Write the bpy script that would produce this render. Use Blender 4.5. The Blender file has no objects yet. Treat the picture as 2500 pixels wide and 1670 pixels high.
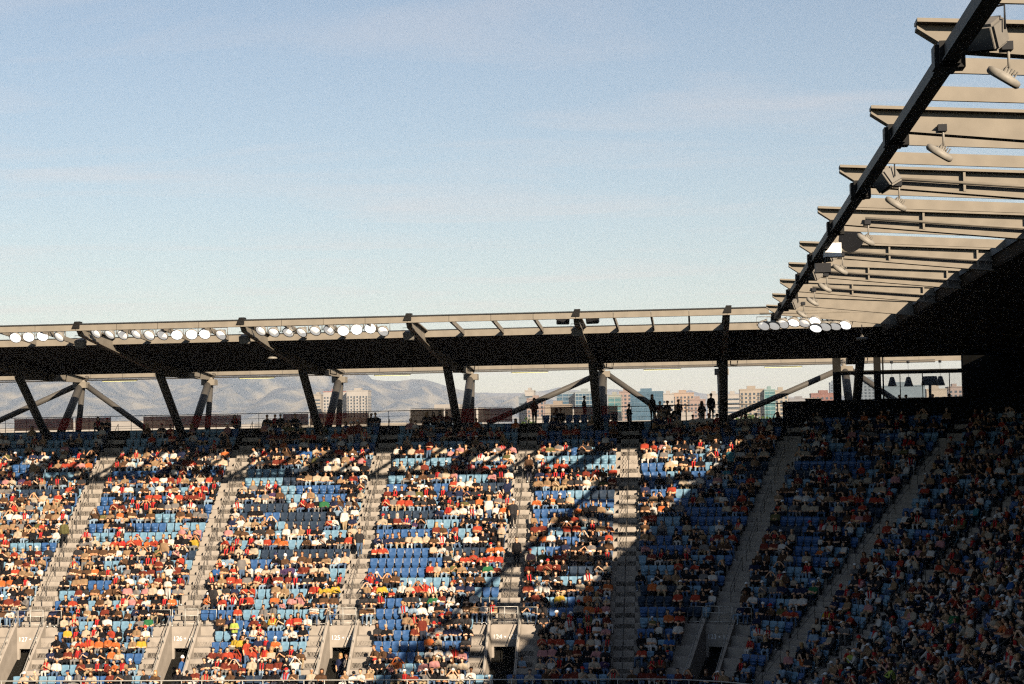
import bpy, bmesh, math, random
import numpy as np
from mathutils import Matrix, Vector
random.seed(7); rng = np.random.default_rng(7)
SC = bpy.context.scene
COL = SC.collection

# ------------------------------------------------------------------ camera
# eye is the origin; X runs along the rows of the far stand, Y away from the eye, Z up
YAW, PITCH, ROLL, FPX = 0.1031, 0.0574, 0.0171, 4281.0
def cam_axes():
    f = Vector((-math.sin(YAW)*math.cos(PITCH), math.cos(YAW)*math.cos(PITCH), math.sin(PITCH)))
    r = Vector((math.cos(YAW), math.sin(YAW), 0)); u = r.cross(f)
    c, s = math.cos(ROLL), math.sin(ROLL)
    return c*r - s*u, s*r + c*u, f
CR, CU, CF = cam_axes()
cam = bpy.data.cameras.new('camera'); camo = bpy.data.objects.new('camera', cam); COL.objects.link(camo)
camo.matrix_world = Matrix(((CR.x, CU.x, -CF.x, 0), (CR.y, CU.y, -CF.y, 0), (CR.z, CU.z, -CF.z, 0), (0, 0, 0, 1)))
cam.sensor_width = 36; cam.lens = FPX/2500*36; cam.clip_start = 0.5; cam.clip_end = 60000
SC.camera = camo
def at(x, y, Y):                       # the point that the photograph shows at pixel (x, y), Y metres out
    d = CF + CR*((x-1250)/FPX) - CU*((y-835)/FPX)
    return d*(Y/d.y)
def pix(P):
    P = Vector(P); d = P.dot(CF)
    return 1250+FPX*P.dot(CR)/d, 835-FPX*P.dot(CU)/d

# ------------------------------------------------------------------ sky, sun, exposure
SUNV = Vector((1.1413, -1.8885, 1.0)).normalized()       # towards the sun
w = bpy.data.worlds.new('World'); SC.world = w; w.use_nodes = True
nt = w.node_tree; nt.nodes.clear()
def N(t, **k):
    n = nt.nodes.new(t)
    for a, b in k.items(): setattr(n, a, b)
    return n
sky = N('ShaderNodeTexSky', sky_type='NISHITA', sun_disc=False, sun_elevation=math.asin(SUNV.z),
        sun_rotation=math.atan2(SUNV.x, SUNV.y), altitude=0, air_density=1.1, dust_density=0.3, ozone_density=1.9)
bg = N('ShaderNodeBackground'); bg.inputs[1].default_value = 0.05
out = N('ShaderNodeOutputWorld')
# thin wisps of high cloud, laid on a flat layer overhead
tc = N('ShaderNodeTexCoord'); sep = N('ShaderNodeSeparateXYZ'); nt.links.new(tc.outputs['Generated'], sep.inputs[0])
zz = N('ShaderNodeMath', operation='MAXIMUM'); zz.inputs[1].default_value = 0.02; nt.links.new(sep.outputs[2], zz.inputs[0])
dx = N('ShaderNodeMath', operation='DIVIDE'); dy = N('ShaderNodeMath', operation='DIVIDE')
nt.links.new(sep.outputs[0], dx.inputs[0]); nt.links.new(zz.outputs[0], dx.inputs[1])
nt.links.new(sep.outputs[1], dy.inputs[0]); nt.links.new(zz.outputs[0], dy.inputs[1])
cmb = N('ShaderNodeCombineXYZ'); nt.links.new(dx.outputs[0], cmb.inputs[0]); nt.links.new(dy.outputs[0], cmb.inputs[1])
mp = N('ShaderNodeMapping'); mp.inputs['Rotation'].default_value = (0, 0, math.radians(-6)); mp.inputs['Scale'].default_value = (0.55, 1.1, 1)
nt.links.new(cmb.outputs[0], mp.inputs[0])
nz = N('ShaderNodeTexNoise'); nz.inputs['Scale'].default_value = 1.0; nz.inputs['Detail'].default_value = 7; nz.inputs['Roughness'].default_value = 0.55
nz.inputs['Distortion'].default_value = 0.6
nt.links.new(mp.outputs[0], nz.inputs['Vector'])
ramp = N('ShaderNodeValToRGB'); ramp.color_ramp.elements[0].position = 0.50; ramp.color_ramp.elements[1].position = 0.80
ramp.color_ramp.elements[0].color = (0.05, 0.05, 0.05, 1); ramp.color_ramp.elements[1].color = (0.5, 0.5, 0.5, 1)
nt.links.new(nz.outputs[0], ramp.inputs[0])
mx = N('ShaderNodeMix', data_type='RGBA'); mx.inputs['B'].default_value = (8.1, 7.1, 6.8, 1)
nt.links.new(ramp.outputs[0], mx.inputs['Factor']); nt.links.new(sky.outputs[0], mx.inputs['A'])
nt.links.new(mx.outputs['Result'], bg.inputs[0]); nt.links.new(bg.outputs[0], out.inputs[0])

sun = bpy.data.lights.new('sun', 'SUN'); sun.energy = 5.0; sun.angle = math.radians(0.5); sun.color = (1.0, 0.85, 0.66)
suno = bpy.data.objects.new('sun', sun); COL.objects.link(suno)
suno.rotation_euler = (-SUNV).to_track_quat('-Z', 'Y').to_euler(); suno.location = (60, -90, 60)
SC.view_settings.view_transform = 'Standard'; SC.view_settings.look = 'None'
SC.view_settings.exposure = 1.05; SC.view_settings.gamma = 1.0; SC.view_settings.use_curve_mapping = False
SC.render.resolution_x, SC.render.resolution_y = 1024, 684
SC.cycles.max_bounces = 5; SC.cycles.diffuse_bounces = 0; SC.cycles.glossy_bounces = 2; SC.cycles.transparent_max_bounces = 8
SC.cycles.volume_bounces = 0; SC.cycles.use_denoising = False; SC.cycles.filter_width = 1.25

# ------------------------------------------------------------------ materials
MATS = {}
def mat(name, col, rough=0.7, var=0.0, scale=1.0, bump=0.0, metal=0.0, emit=0.0, col2=None, detail=5, spec=None, alpha=None, coords='Object', stretch=None, pos=(0.35, 0.65)):
    if name in MATS: return MATS[name]
    m = bpy.data.materials.new(name); m.use_nodes = True; t = m.node_tree; b = t.nodes['Principled BSDF']
    b.inputs['Base Color'].default_value = (*col, 1); b.inputs['Roughness'].default_value = rough; b.inputs['Metallic'].default_value = metal
    b.inputs['Specular IOR Level'].default_value = spec if spec is not None else (0.06 if rough >= 0.7 else 0.15 if rough >= 0.5 else 0.4)
    if emit: b.inputs['Emission Color'].default_value = (*col, 1); b.inputs['Emission Strength'].default_value = emit
    if alpha is not None: b.inputs['Alpha'].default_value = alpha
    if var or bump or col2:
        tcn = t.nodes.new('ShaderNodeTexCoord'); nzn = t.nodes.new('ShaderNodeTexNoise')
        nzn.inputs['Scale'].default_value = scale; nzn.inputs['Detail'].default_value = detail
        src = tcn.outputs[coords]
        if stretch:
            mpn = t.nodes.new('ShaderNodeMapping'); mpn.inputs['Scale'].default_value = stretch
            t.links.new(src, mpn.inputs[0]); src = mpn.outputs[0]
        t.links.new(src, nzn.inputs['Vector'])
        if var or col2:
            rp = t.nodes.new('ShaderNodeValToRGB'); e = rp.color_ramp.elements
            e[0].position, e[1].position = pos
            c2 = col2 or tuple(c*(1-var) for c in col); c1 = col if col2 else tuple(min(1, c*(1+var)) for c in col)
            e[0].color = (*c2, 1); e[1].color = (*c1, 1)
            t.links.new(nzn.outputs[0], rp.inputs[0]); t.links.new(rp.outputs[0], b.inputs['Base Color'])
        if bump:
            bn = t.nodes.new('ShaderNodeBump'); bn.inputs['Strength'].default_value = bump; bn.inputs['Distance'].default_value = 0.02
            t.links.new(nzn.outputs[0], bn.inputs['Height']); t.links.new(bn.outputs[0], b.inputs['Normal'])
    MATS[name] = m; return m
M_CONC = mat('concrete', (0.33, 0.285, 0.24), 0.85, var=0.13, scale=1.5, bump=0.15, detail=9, coords='Object')
M_STEP = mat('step_concrete', (0.34, 0.295, 0.25), 0.85, var=0.14, scale=3.0)
M_STEEL = mat('roof_steel_paint', (0.215, 0.186, 0.148), 0.6, var=0.09, scale=1.7, detail=8)
M_GUTTER = mat('dark_gutter', (0.03, 0.03, 0.03), 0.6)
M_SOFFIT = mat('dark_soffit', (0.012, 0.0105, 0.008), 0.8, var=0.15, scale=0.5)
M_DECK = mat('roof_membrane', (0.25, 0.24, 0.22), 0.9, var=0.1, scale=0.4)
M_COLUMN = mat('column_paint', (0.075, 0.068, 0.06), 0.5, var=0.06, scale=1.0)
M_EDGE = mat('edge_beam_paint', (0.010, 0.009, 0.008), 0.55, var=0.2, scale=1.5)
M_RAIL = mat('galvanised_rail', (0.42, 0.40, 0.36), 0.45, metal=0.3)
M_DRAIL = mat('dark_handrail', (0.07, 0.065, 0.06), 0.5)
M_BANNER = mat('maroon_mesh_banner', (0.34, 0.045, 0.04), 0.8, var=0.35, scale=18, alpha=0.72)
M_SIGNW = mat('white_sign_paint', (0.85, 0.83, 0.80), 0.7)
M_GREYBOX = mat('loudspeaker_grey', (0.17, 0.155, 0.135), 0.6, var=0.05, scale=6)
M_BLACKBOX = mat('loudspeaker_black', (0.02, 0.02, 0.022), 0.6)
M_LAMPBODY = mat('lamp_aluminium', (0.24, 0.22, 0.19), 0.5, var=0.12, scale=9)
M_LENS_B = mat('lit_lens_bright', (1.0, 0.98, 0.95), 0.2, emit=0.9)
M_LENS_D = mat('lit_lens_dim', (0.95, 0.90, 0.84), 0.25, emit=0.24)
M_TUBE = mat('lit_tube', (1.0, 0.95, 0.35), 0.4, emit=0.4)
M_DARKWALL_SHADE = mat('dark_wall', (0.012, 0.011, 0.009), 0.85, var=0.2, scale=0.7)  # dark walls; also paints shade onto the top concrete rows and slab

def text_obj(name, body, size, m):
    cu = bpy.data.curves.new(name, 'FONT'); cu.body = body; cu.size = size; cu.extrude = 0.004; cu.align_x = 'CENTER'
    t = bpy.data.objects.new(name, cu); COL.objects.link(t); dg = bpy.context.evaluated_depsgraph_get(); me = bpy.data.meshes.new_from_object(t.evaluated_get(dg)); bpy.data.objects.remove(t)
    me.name = name; me.materials.clear(); me.materials.append(m); o = bpy.data.objects.new(name, me); COL.objects.link(o); return o
# ------------------------------------------------------------------ mesh helpers
def prop(o, label=None, cat=None, group=None, kind=None):
    if label: o['label'] = label
    if cat: o['category'] = cat
    if group: o['group'] = group
    if kind: o['kind'] = kind
    return o
def empty(name, loc=(0, 0, 0), rz=0, label=None, cat=None, group=None, kind=None):
    o = bpy.data.objects.new(name, None); o.empty_display_size = 0.2; o.location = loc; o.rotation_euler = (0, 0, rz)
    COL.objects.link(o); return prop(o, label, cat, group, kind)
class MB:
    def __init__(s): s.v = []; s.f = []; s.m = []; s.sm = []
    def add(s, vs, fs, mi=0, smooth=False):
        n = len(s.v); s.v += [tuple(v) for v in vs]
        for f in fs: s.f.append([i+n for i in f]); s.m.append(mi); s.sm.append(smooth)
        return s
    def box(s, x0, x1, y0, y1, z0, z1, mi=0):
        vs = [(x, y, z) for z in (z0, z1) for y in (y0, y1) for x in (x0, x1)]
        return s.add(vs, [(0, 2, 3, 1), (4, 5, 7, 6), (0, 1, 5, 4), (2, 6, 7, 3), (0, 4, 6, 2), (1, 3, 7, 5)], mi)
    def hexa(s, a, b, mi=0):                       # two matching quads
        return s.add(list(a)+list(b), [(3, 2, 1, 0), (4, 5, 6, 7), (0, 1, 5, 4), (1, 2, 6, 5), (2, 3, 7, 6), (3, 0, 4, 7)], mi)
    def bar(s, p, q, wd, ht, mi=0, up=(0, 0, 1)):
        p, q = Vector(p), Vector(q); d = (q-p).normalized(); r = d.cross(Vector(up)).normalized()*wd/2; u = r.cross(d).normalized()*ht/2
        return s.hexa([p-r-u, p+r-u, p+r+u, p-r+u], [q-r-u, q+r-u, q+r+u, q-r+u], mi)
    def tube(s, pts, rad, n=8, mi=0, cap=True, smooth=True):
        pts = [Vector(p) for p in pts]; rads = rad if isinstance(rad, (list, tuple)) else [rad]*len(pts)
        base = len(s.v); vs = []
        for i, p in enumerate(pts):
            d = (pts[min(i+1, len(pts)-1)]-pts[max(i-1, 0)]).normalized()
            a = Vector((0, 0, 1)) if abs(d.z) < 0.9 else Vector((1, 0, 0))
            r = d.cross(a).normalized(); u = r.cross(d)
            for k in range(n):
                t = 2*math.pi*k/n; vs.append(p+(r*math.cos(t)+u*math.sin(t))*rads[i])
        fs = [(i*n+k, i*n+(k+1) % n, (i+1)*n+(k+1) % n, (i+1)*n+k) for i in range(len(pts)-1) for k in range(n)]
        s.add(vs, fs, mi, smooth)
        if cap:
            s.f.append([base+k for k in range(n)][::-1]); s.f.append([base+(len(pts)-1)*n+k for k in range(n)]); s.m += [mi, mi]; s.sm += [False, False]
        return s
    def lathe(s, prof, n=12, mi=0, axis='z', smooth=True):
        vs = []
        for r, z in prof:
            for k in range(n):
                t = 2*math.pi*k/n; vs.append((r*math.cos(t), r*math.sin(t), z))
        fs = [(i*n+k, i*n+(k+1) % n, (i+1)*n+(k+1) % n, (i+1)*n+k) for i in range(len(prof)-1) for k in range(n)]
        return s.add(vs, fs, mi, smooth)
    def mesh(s, name, mats):
        me = bpy.data.meshes.new(name); me.from_pydata(s.v, [], s.f)
        for m in (mats if isinstance(mats, (list, tuple)) else [mats]): me.materials.append(m)
        me.polygons.foreach_set('material_index', s.m); me.polygons.foreach_set('use_smooth', s.sm); me.update(); return me
    def obj(s, name, mats, parent=None, **k):
        return link(name, s.mesh(name, mats), parent, **k)
def link(name, me, parent=None, loc=None, rot=None, **k):
    o = bpy.data.objects.new(name, me); COL.objects.link(o)
    if parent is not None: o.parent = parent
    if loc is not None: o.location = loc
    if rot is not None: o.rotation_euler = rot
    return prop(o, **k)

# ------------------------------------------------------------------ the bowl
GROUND = -17.0
Y0, Z0, TR, RI = 111.475, -0.1625, 0.72, 0.521          # row 0 centre line, tread and rise
CX, CY = -3.0, 85.0                                      # centre of the corner's arc
KTOP, KBOT = -2, 25
def row_r(k): return Y0-CY-k*TR
def row_z(k): return Z0-k*RI
# u runs along a row: u<0 metres on the far straight, 0..90 degrees round the corner, beyond 90 metres down the right arm
def upos(u, r):
    if u <= 0: return (CX+u, CY+r, 0.0)
    if u <= 90: a = math.radians(u); return (CX+r*math.sin(a), CY+r*math.cos(a), -a)
    return (CX+r, CY-(u-90), -math.pi/2)
UMIN, UMAX = -60.0, 90+62.0
def ustops(a, b):
    s = [a]
    for u in [-40, -20, 0]+list(np.arange(7.5, 90.1, 7.5))+[110, 130]:
        if a < u < b: s.append(float(u))
    return s+[b]
def sweep(mb, a, b, prof, mi=0):
    st = ustops(a, b); n = len(prof); vs = []
    for u in st:
        for r, z in prof:
            x, y, _ = upos(u, r); vs.append((x, y, z))
    fs = [(i*n+k, (i+1)*n+k, (i+1)*n+(k+1) % n, i*n+(k+1) % n) for i in range(len(st)-1) for k in range(n)]
    fs += [tuple(range(n))[::-1], tuple((len(st)-1)*n+k for k in range(n))]
    mb.add(vs, [f[::-1] for f in fs], mi)
AISLES = [-47.0, -37.91, -28.85, -19.73, -10.61, -4.12]          # X on the far straight
AISLE_U = [x-CX for x in AISLES]+[19.8, 43.0, 64.0, 86.0]+[90+7.0+9.1*i for i in range(6)]
PORTALS = [(AISLES[1]-CX-0.1, '127 • 126'), (AISLES[2]-CX-0.1, '126 • 125'), (AISLES[3]-CX-0.15, '125 • 124'), (AISLES[4]-CX-0.15, '124 • 123'), (19.0, '123 • 122')]
KP = 20                                                   # first row that a doorway cuts into
HALF_A, HALF_PIT, HALF_P = 0.56, 0.92, 1.72
def du(u, r, d):                                          # d metres along the row as a step in u
    return d if (u <= 0 or u > 90) else math.degrees(d/r)
grand = empty('grandstand', (0, 110, GROUND), label='steep grey concrete grandstand full of spectators, rounding the corner on the right', cat='grandstand')
def par(o, p):
    o.parent = p; o.matrix_parent_inverse = Matrix.Translation(-Vector(p.location)); return o
for k in range(KTOP, KBOT+1):
    r, z = row_r(k), row_z(k); mb = MB()
    spans = [(UMIN, UMAX)]
    if k >= KP:
        spans = []; a = UMIN
        for pu, _ in PORTALS:
            h = du(pu, r, HALF_PIT); spans.append((a, pu-h)); a = pu+h
        spans.append((a, UMAX))
    for a, b in spans:
        sweep(mb, a, b, [(r-TR/2, z-RI-0.02), (r-TR/2, z), (r+TR/2+0.01, z), (r+TR/2+0.01, z-0.3), (r-TR/2+0.2, z-0.3), (r-TR/2+0.2, z-RI-0.02)])
    par(mb.obj('terrace_row', M_CONC if k > -1 else M_DARKWALL_SHADE), grand)  # rows above the first: concrete coloured near black, shade put into the colour
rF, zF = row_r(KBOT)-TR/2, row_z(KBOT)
mb = MB(); sweep(mb, UMIN, UMAX, [(rF-0.22, GROUND), (rF-0.22, zF-0.05), (rF-0.02, zF-0.05), (rF-0.02, GROUND)]); par(mb.obj('front_wall', M_DARKWALL_SHADE), grand)
mb = MB(); sweep(mb, UMIN, UMAX, [(rF+0.3, GROUND), (rF+0.3, zF-1.2), (row_r(KTOP)+1, -1.5), (row_r(KTOP)+1, GROUND)]); par(mb.obj('understructure', M_DARKWALL_SHADE), grand)
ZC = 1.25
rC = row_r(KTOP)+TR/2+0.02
mb = MB(); sweep(mb, UMIN, UMAX, [(rC, row_z(KTOP)-0.2), (rC, ZC), (rC+10.0, ZC), (rC+10.0, ZC-0.35), (rC+0.4, ZC-0.35), (rC+0.4, row_z(KTOP)-0.2)]); par(mb.obj('concourse_slab', M_DARKWALL_SHADE), grand)  # slab front likewise darkened by colour in place of its shade

# stairs between the blocks of seats
ORD = ['first', 'second', 'third', 'fourth', 'fifth', 'sixth', 'seventh', 'eighth', 'ninth', 'tenth', 'eleventh', 'twelfth', 'thirteenth', 'fourteenth', 'fifteenth', 'sixteenth', 'seventeenth', 'eighteenth', 'nineteenth', 'twentieth', 'twenty-first', 'twenty-second', 'twenty-third', 'twenty-fourth', 'twenty-fifth', 'twenty-sixth', 'twenty-seventh', 'twenty-eighth', 'twenty-ninth', 'thirtieth']
def uframe(u):                                            # origin and turn of a radial frame: local y = radius
    x, y, a = upos(u, 0.0); return (x, y, 0), a
STEP_ME = MB().box(-HALF_A, HALF_A, -TR/4, TR/4-0.004, -RI/2-0.03, 0).mesh('step', M_STEP)
SIDE_ME = MB().box(-0.39, 0.39, -TR/4, TR/4-0.004, -RI/2-0.03, 0).mesh('step', M_STEP)
def rail_mesh(n):                                         # a dark centre handrail over n rows, descending towards the field
    mb = MB(); top = []
    for i in range(n+1):
        y = -i*TR; z = -i*RI; top.append((0, y, z+0.90))
        if i != 1: mb.tube([(0, y, z), (0, y, z+0.9)], 0.017, 6)
    mb.tube(top, 0.02, 6); mb.tube([(a, b, c-0.38) for a, b, c in top], 0.013, 6)
    return mb.mesh('handrail', M_DRAIL)
RAIL3 = rail_mesh(3)
AISLE_LABEL = ['at the far left edge', 'leading down to the leftmost doorway', 'leading down to the second doorway', 'leading down to the third doorway', 'leading down to the fourth doorway', 'without a doorway, right of the fourth doorway', 'leading down to the shaded doorway', 'in the shaded corner, second from the shaded doorway', 'in the shaded corner, third from the shaded doorway', 'in deep shade at the end of the corner'] +['of the shaded right stand, %s from the corner' % ORD[i] for i in range(6)]
for i, u in enumerate(AISLE_U):
    o, a = uframe(u); st = empty('stairway', o, a, 'concrete stairs '+AISLE_LABEL[i], 'stairs', 'stairs between the seat blocks')
    kend = KP-1 if (1 <= i <= 4 or i == 6) else KBOT
    if i > 9: kstep = 1
    for k in range(KTOP, kend+1):
        r, z = row_r(k), row_z(k)
        link('step', STEP_ME, st, (0, r-TR/4, z+0.006))
        if k < kend: link('step', STEP_ME, st, (0, r-TR/4-TR/2, z-RI/2+0.006))
    k = KTOP
    while k+3 <= kend:
        link('handrail', RAIL3, st, (-0.02, row_r(k)-TR/4, row_z(k)-0.1)); k += 4

# doorways under the stairs
for pu, txt in PORTALS:
    n = txt[:3]; o, a = uframe(pu); r0 = row_r(KP)+TR/2; zt = row_z(KP-1); zf = row_z(KBOT); rf = row_r(KBOT)+TR/2
    p = empty('stand_doorway', o, a, 'concrete stand doorway numbered %s, %s' % (txt.replace(' • ', ' and '), {'127': 'leftmost in view', '126': 'second from the left', '125': 'third from the left', '124': 'half in shadow', '123': 'wholly in shade'}[n]), 'doorway', 'numbered doorways in the stand')
    zl = zf+1.92
    mb = MB(); mb.box(-0.76, 0.76, r0-0.02, r0+0.16, zl, zt+0.01); mb.box(-0.76, -0.62, r0-0.02, r0+0.16, zf, zl); mb.box(0.55, 0.76, r0-0.02, r0+0.16, zf, zl)
    mb.obj('front_wall', M_CONC, p)
    MB().box(-0.9, 0.9, rf-0.02, r0+4.5, zf-0.12, zf-0.004).obj('landing_floor', M_CONC, p)
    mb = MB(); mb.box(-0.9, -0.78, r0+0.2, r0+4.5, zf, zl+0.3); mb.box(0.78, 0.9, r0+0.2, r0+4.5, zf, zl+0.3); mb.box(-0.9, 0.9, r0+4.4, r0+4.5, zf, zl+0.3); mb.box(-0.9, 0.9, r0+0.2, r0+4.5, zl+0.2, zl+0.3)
    mb.obj('passage', M_DARKWALL_SHADE, p)
    for s in (-1, 1):                                     # sloping side walls
        x0, x1 = s*0.77, s*0.925; pr = [(rf-0.12, zf-0.1), (rf-0.12, zf+0.62), (rf+0.35, zf+0.72), (r0+0.12, zt+0.34), (r0+0.12, zf-0.1)]
        vs = [(x0, r, z) for r, z in pr]+[(x1, r, z) for r, z in pr]; m = len(pr)
        mb = MB(); mb.add(vs, [tuple(range(m)), tuple(range(m, 2*m))[::-1]]+[(i, i+m, (i+1) % m+m, (i+1) % m) for i in range(m)]); mb.obj('side_wall', M_CONC, p)
        mb = MB(); xm = (x0+x1)/2; sl = (zt+0.34-zf-0.72)/(r0+0.12-rf-0.35)
        pts = [(xm, rf+0.0, zf+0.95), (xm, rf+0.35, zf+1.05), (xm, r0-0.2, zt+0.6)]
        mb.tube(pts, 0.026, 6)
        for t in (0.0, 0.33, 0.66, 1.0):
            yy = rf+0.35+(r0-0.25-rf-0.35)*t; zz_ = zf+0.72+(yy-rf-0.35)*sl; mb.tube([(xm, yy, zz_), (xm, yy, zz_+0.33)], 0.02, 6)
        mb.tube([(xm, rf, zf+0.95), (xm-s*0.0, rf-0.05, zf+0.1)], 0.026, 6)
        mb.obj('handrail', M_RAIL, p)
        xs = s*(HALF_PIT+0.41)
        for k in range(KP, KBOT):
            r, z = row_r(k), row_z(k)
            for h in (0, 1): link('step', SIDE_ME, p, (xs, r-TR/4-h*TR/2+TR/2, z-h*RI/2+RI/2-0.25))
        # low retaining wall and rail where the block narrows
        mb = MB(); q = row_r(KP-1)-TR/2
        mb.tube([(s*(HALF_P+0.1), q+0.05, zt+0.02), (s*(HALF_P+0.1), q+0.05, zt+0.95), (s*0.85, q+0.05, zt+0.95), (s*0.85, q+0.05, zt+0.3)], 0.024, 6)
        mb.tube([(s*(HALF_P+0.1), q+0.05, zt+0.12), (s*0.85, q+0.05, zt+0.12)], 0.022, 6)
        mb.obj('block_end_rail', M_RAIL, p)
    mb = MB(); q = r0+0.06
    for x in (-0.74, 0.0, 0.74): mb.tube([(x, q, zt), (x, q, zt+0.98)], 0.03, 6)
    for z in (0.98, 0.62, 0.14): mb.tube([(-0.74, q, zt+z), (0.74, q, zt+z)], 0.024, 6)
    mb.obj('guard_rail', M_RAIL, p)
    t = text_obj('number_sign', txt, 0.36, M_SIGNW); t.parent = p; t.location = (0.02, r0-0.028, zl+0.42); t.rotation_euler = (math.pi/2, 0, 0)

# rail along the front row
fr = empty('front_rail', (0, 93, zF), label='pale steel rail running along the lowest row of seats', cat='railing')
mb = MB(); st = ustops(UMIN, UMAX); mb.tube([(*upos(u, rF+0.02)[:2], zF+0.68) for u in st], 0.035, 6); par(mb.obj('top_rail', M_RAIL), fr)
mb = MB(); sweep(mb, UMIN, UMAX, [(rF-0.24, zF-0.05), (rF-0.24, zF+0.22), (rF-0.1, zF+0.22), (rF-0.1, zF-0.05)]); par(mb.obj('kerb', M_CONC), fr)
POST = MB().tube([(0, 0, 0), (0, 0, 0.68)], 0.03, 6).mesh('post', M_RAIL)
for u in np.arange(UMIN+0.4, 0, 1.12):
    x, y, a = upos(u, rF+0.02); par(link('post', POST, None, (x, y, zF), (0, 0, a)), fr)
for u in np.arange(4, 90, 6.5):
    x, y, a = upos(u, rF+0.02); par(link('post', POST, None, (x, y, zF), (0, 0, a)), fr)

# ------------------------------------------------------------------ the roof
D, ZR, DS, DB = 92.24, 6.86, 98.27, 113.83
SL = 0.066
XR, XS = 4.28, 10.4
XB = XS+(DB-DS)
def rz(d): return ZR-SL*d                                # roof top, d metres behind the leading edge
def gd(d): return 0.46+0.045*d if d < 16 else max(0.28, 1.18-0.08*(d-16))      # depth of a girder
NODES = [-51.7, -42.55, -33.4, -24.25, -15.15, -6.15, 1.8]
far = empty('stand_roof', (-20, 100, 1), label='long dark cantilever roof over the far stand with pale steel edge', cat='roof')
def girder_mesh(d0, d1, fw=0.40, name='girder'):          # local: y back from the leading edge, x across; y=0 at the edge
    mb = MB(); ds = [d0, d0+0.55]+[x for x in (3, 6, 10, 16, 21) if d0+0.55 < x < d1]+[d1]
    bot = lambda d: rz(d)-(0.12 if d <= d0 else gd(d))
    for a, b in zip(ds[:-1], ds[1:]):
        t = 0.02
        mb.hexa([(-t, a, bot(a)), (t, a, bot(a)), (t, a, rz(a)-0.06), (-t, a, rz(a)-0.06)], [(-t, b, bot(b)), (t, b, bot(b)), (t, b, rz(b)-0.06), (-t, b, rz(b)-0.06)])
        h = fw/2
        mb.hexa([(-h, a, rz(a)-0.065), (h, a, rz(a)-0.065), (h, a, rz(a)), (-h, a, rz(a))], [(-h, b, rz(b)-0.065), (h, b, rz(b)-0.065), (h, b, rz(b)), (-h, b, rz(b))])
        h *= 0.75
        mb.hexa([(-h, a, bot(a)-0.05), (h, a, bot(a)-0.05), (h, a, bot(a)), (-h, a, bot(a))], [(-h, b, bot(b)-0.05), (h, b, bot(b)-0.05), (h, b, bot(b)), (-h, b, bot(b))])
    return mb
GM = girder_mesh(0.32, 27.5).mesh('girder', M_STEEL)
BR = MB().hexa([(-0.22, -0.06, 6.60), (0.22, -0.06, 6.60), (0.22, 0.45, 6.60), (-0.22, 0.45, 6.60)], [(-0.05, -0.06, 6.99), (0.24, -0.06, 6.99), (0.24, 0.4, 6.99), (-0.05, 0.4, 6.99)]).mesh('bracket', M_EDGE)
for x in NODES:
    par(link('girder', GM, None, (x, D, 0)), far); par(link('bracket', BR, None, (x, D, 0)), far)
edges = sorted(NODES+[NODES[i]+(NODES[i+1]-NODES[i])*f/4 for i in range(6) for f in (1, 2, 3)])+[3.98]
edges = [-60.8]+[-58.5, -56.2, -54.0]+edges
for a, b in zip(edges[:-1], edges[1:]):
    par(MB().box(a+0.012, b-0.012, D, D+0.28, ZR-0.37, ZR-0.045).obj('edge_panel', M_STEEL), far)
par(MB().box(-60.8, 3.98, D-0.05, D+0.31, ZR-0.04, ZR+0.02).obj('gutter', M_GUTTER), far)
PU = MB().hexa([(-0.05, 0.3, rz(0.3)-0.32), (0.05, 0.3, rz(0.3)-0.32), (0.05, 0.3, rz(0.3)-0.06), (-0.05, 0.3, rz(0.3)-0.06)],
               [(-0.05, 6.0, rz(6)-0.32), (0.05, 6.0, rz(6)-0.32), (0.05, 6.0, rz(6)-0.06), (-0.05, 6.0, rz(6)-0.06)])
PU = PU.mesh('purlin', M_STEEL)
for x in edges[1:-1]:
    if x not in NODES: par(link('purlin', PU, None, (x, D, 0)), far)
E_ = edges[:-1]+[6.2, 8.3, 10.4]
for a, b in zip(E_[:-1], E_[1:]):
    par(MB().box(a+0.01, b-0.01, DS, DS+0.06, rz(6.03)-0.40, rz(6.03)-0.02).obj('fascia_panel', M_STEEL), far)
par(MB().box(-60.8, XS, DS-0.03, DS+0.08, rz(6.03)-0.018, rz(6.03)+0.03).obj('fascia_trim', M_GUTTER), far)
# dark ribbed soffit, strip by strip, mitred at the corner
NS = 24
def sof(d): return rz(d)-0.36
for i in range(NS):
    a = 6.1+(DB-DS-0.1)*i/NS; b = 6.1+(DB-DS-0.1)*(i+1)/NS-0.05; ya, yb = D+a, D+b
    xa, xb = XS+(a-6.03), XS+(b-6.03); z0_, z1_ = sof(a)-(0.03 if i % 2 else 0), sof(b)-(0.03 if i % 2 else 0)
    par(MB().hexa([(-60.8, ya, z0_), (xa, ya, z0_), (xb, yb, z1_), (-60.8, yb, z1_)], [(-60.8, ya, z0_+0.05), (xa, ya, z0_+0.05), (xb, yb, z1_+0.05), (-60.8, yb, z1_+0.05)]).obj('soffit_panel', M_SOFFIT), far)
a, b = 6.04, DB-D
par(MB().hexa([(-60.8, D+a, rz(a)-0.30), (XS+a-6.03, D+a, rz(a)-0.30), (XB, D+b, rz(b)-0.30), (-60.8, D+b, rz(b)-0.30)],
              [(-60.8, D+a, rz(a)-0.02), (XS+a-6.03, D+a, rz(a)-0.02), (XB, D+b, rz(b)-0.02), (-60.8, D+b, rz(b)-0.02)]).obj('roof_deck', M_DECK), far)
par(MB().box(-60.8, XB+6, 119.85, 120.15, 5.0, 5.42).obj('rear_beam', M_STEEL), far)

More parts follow.
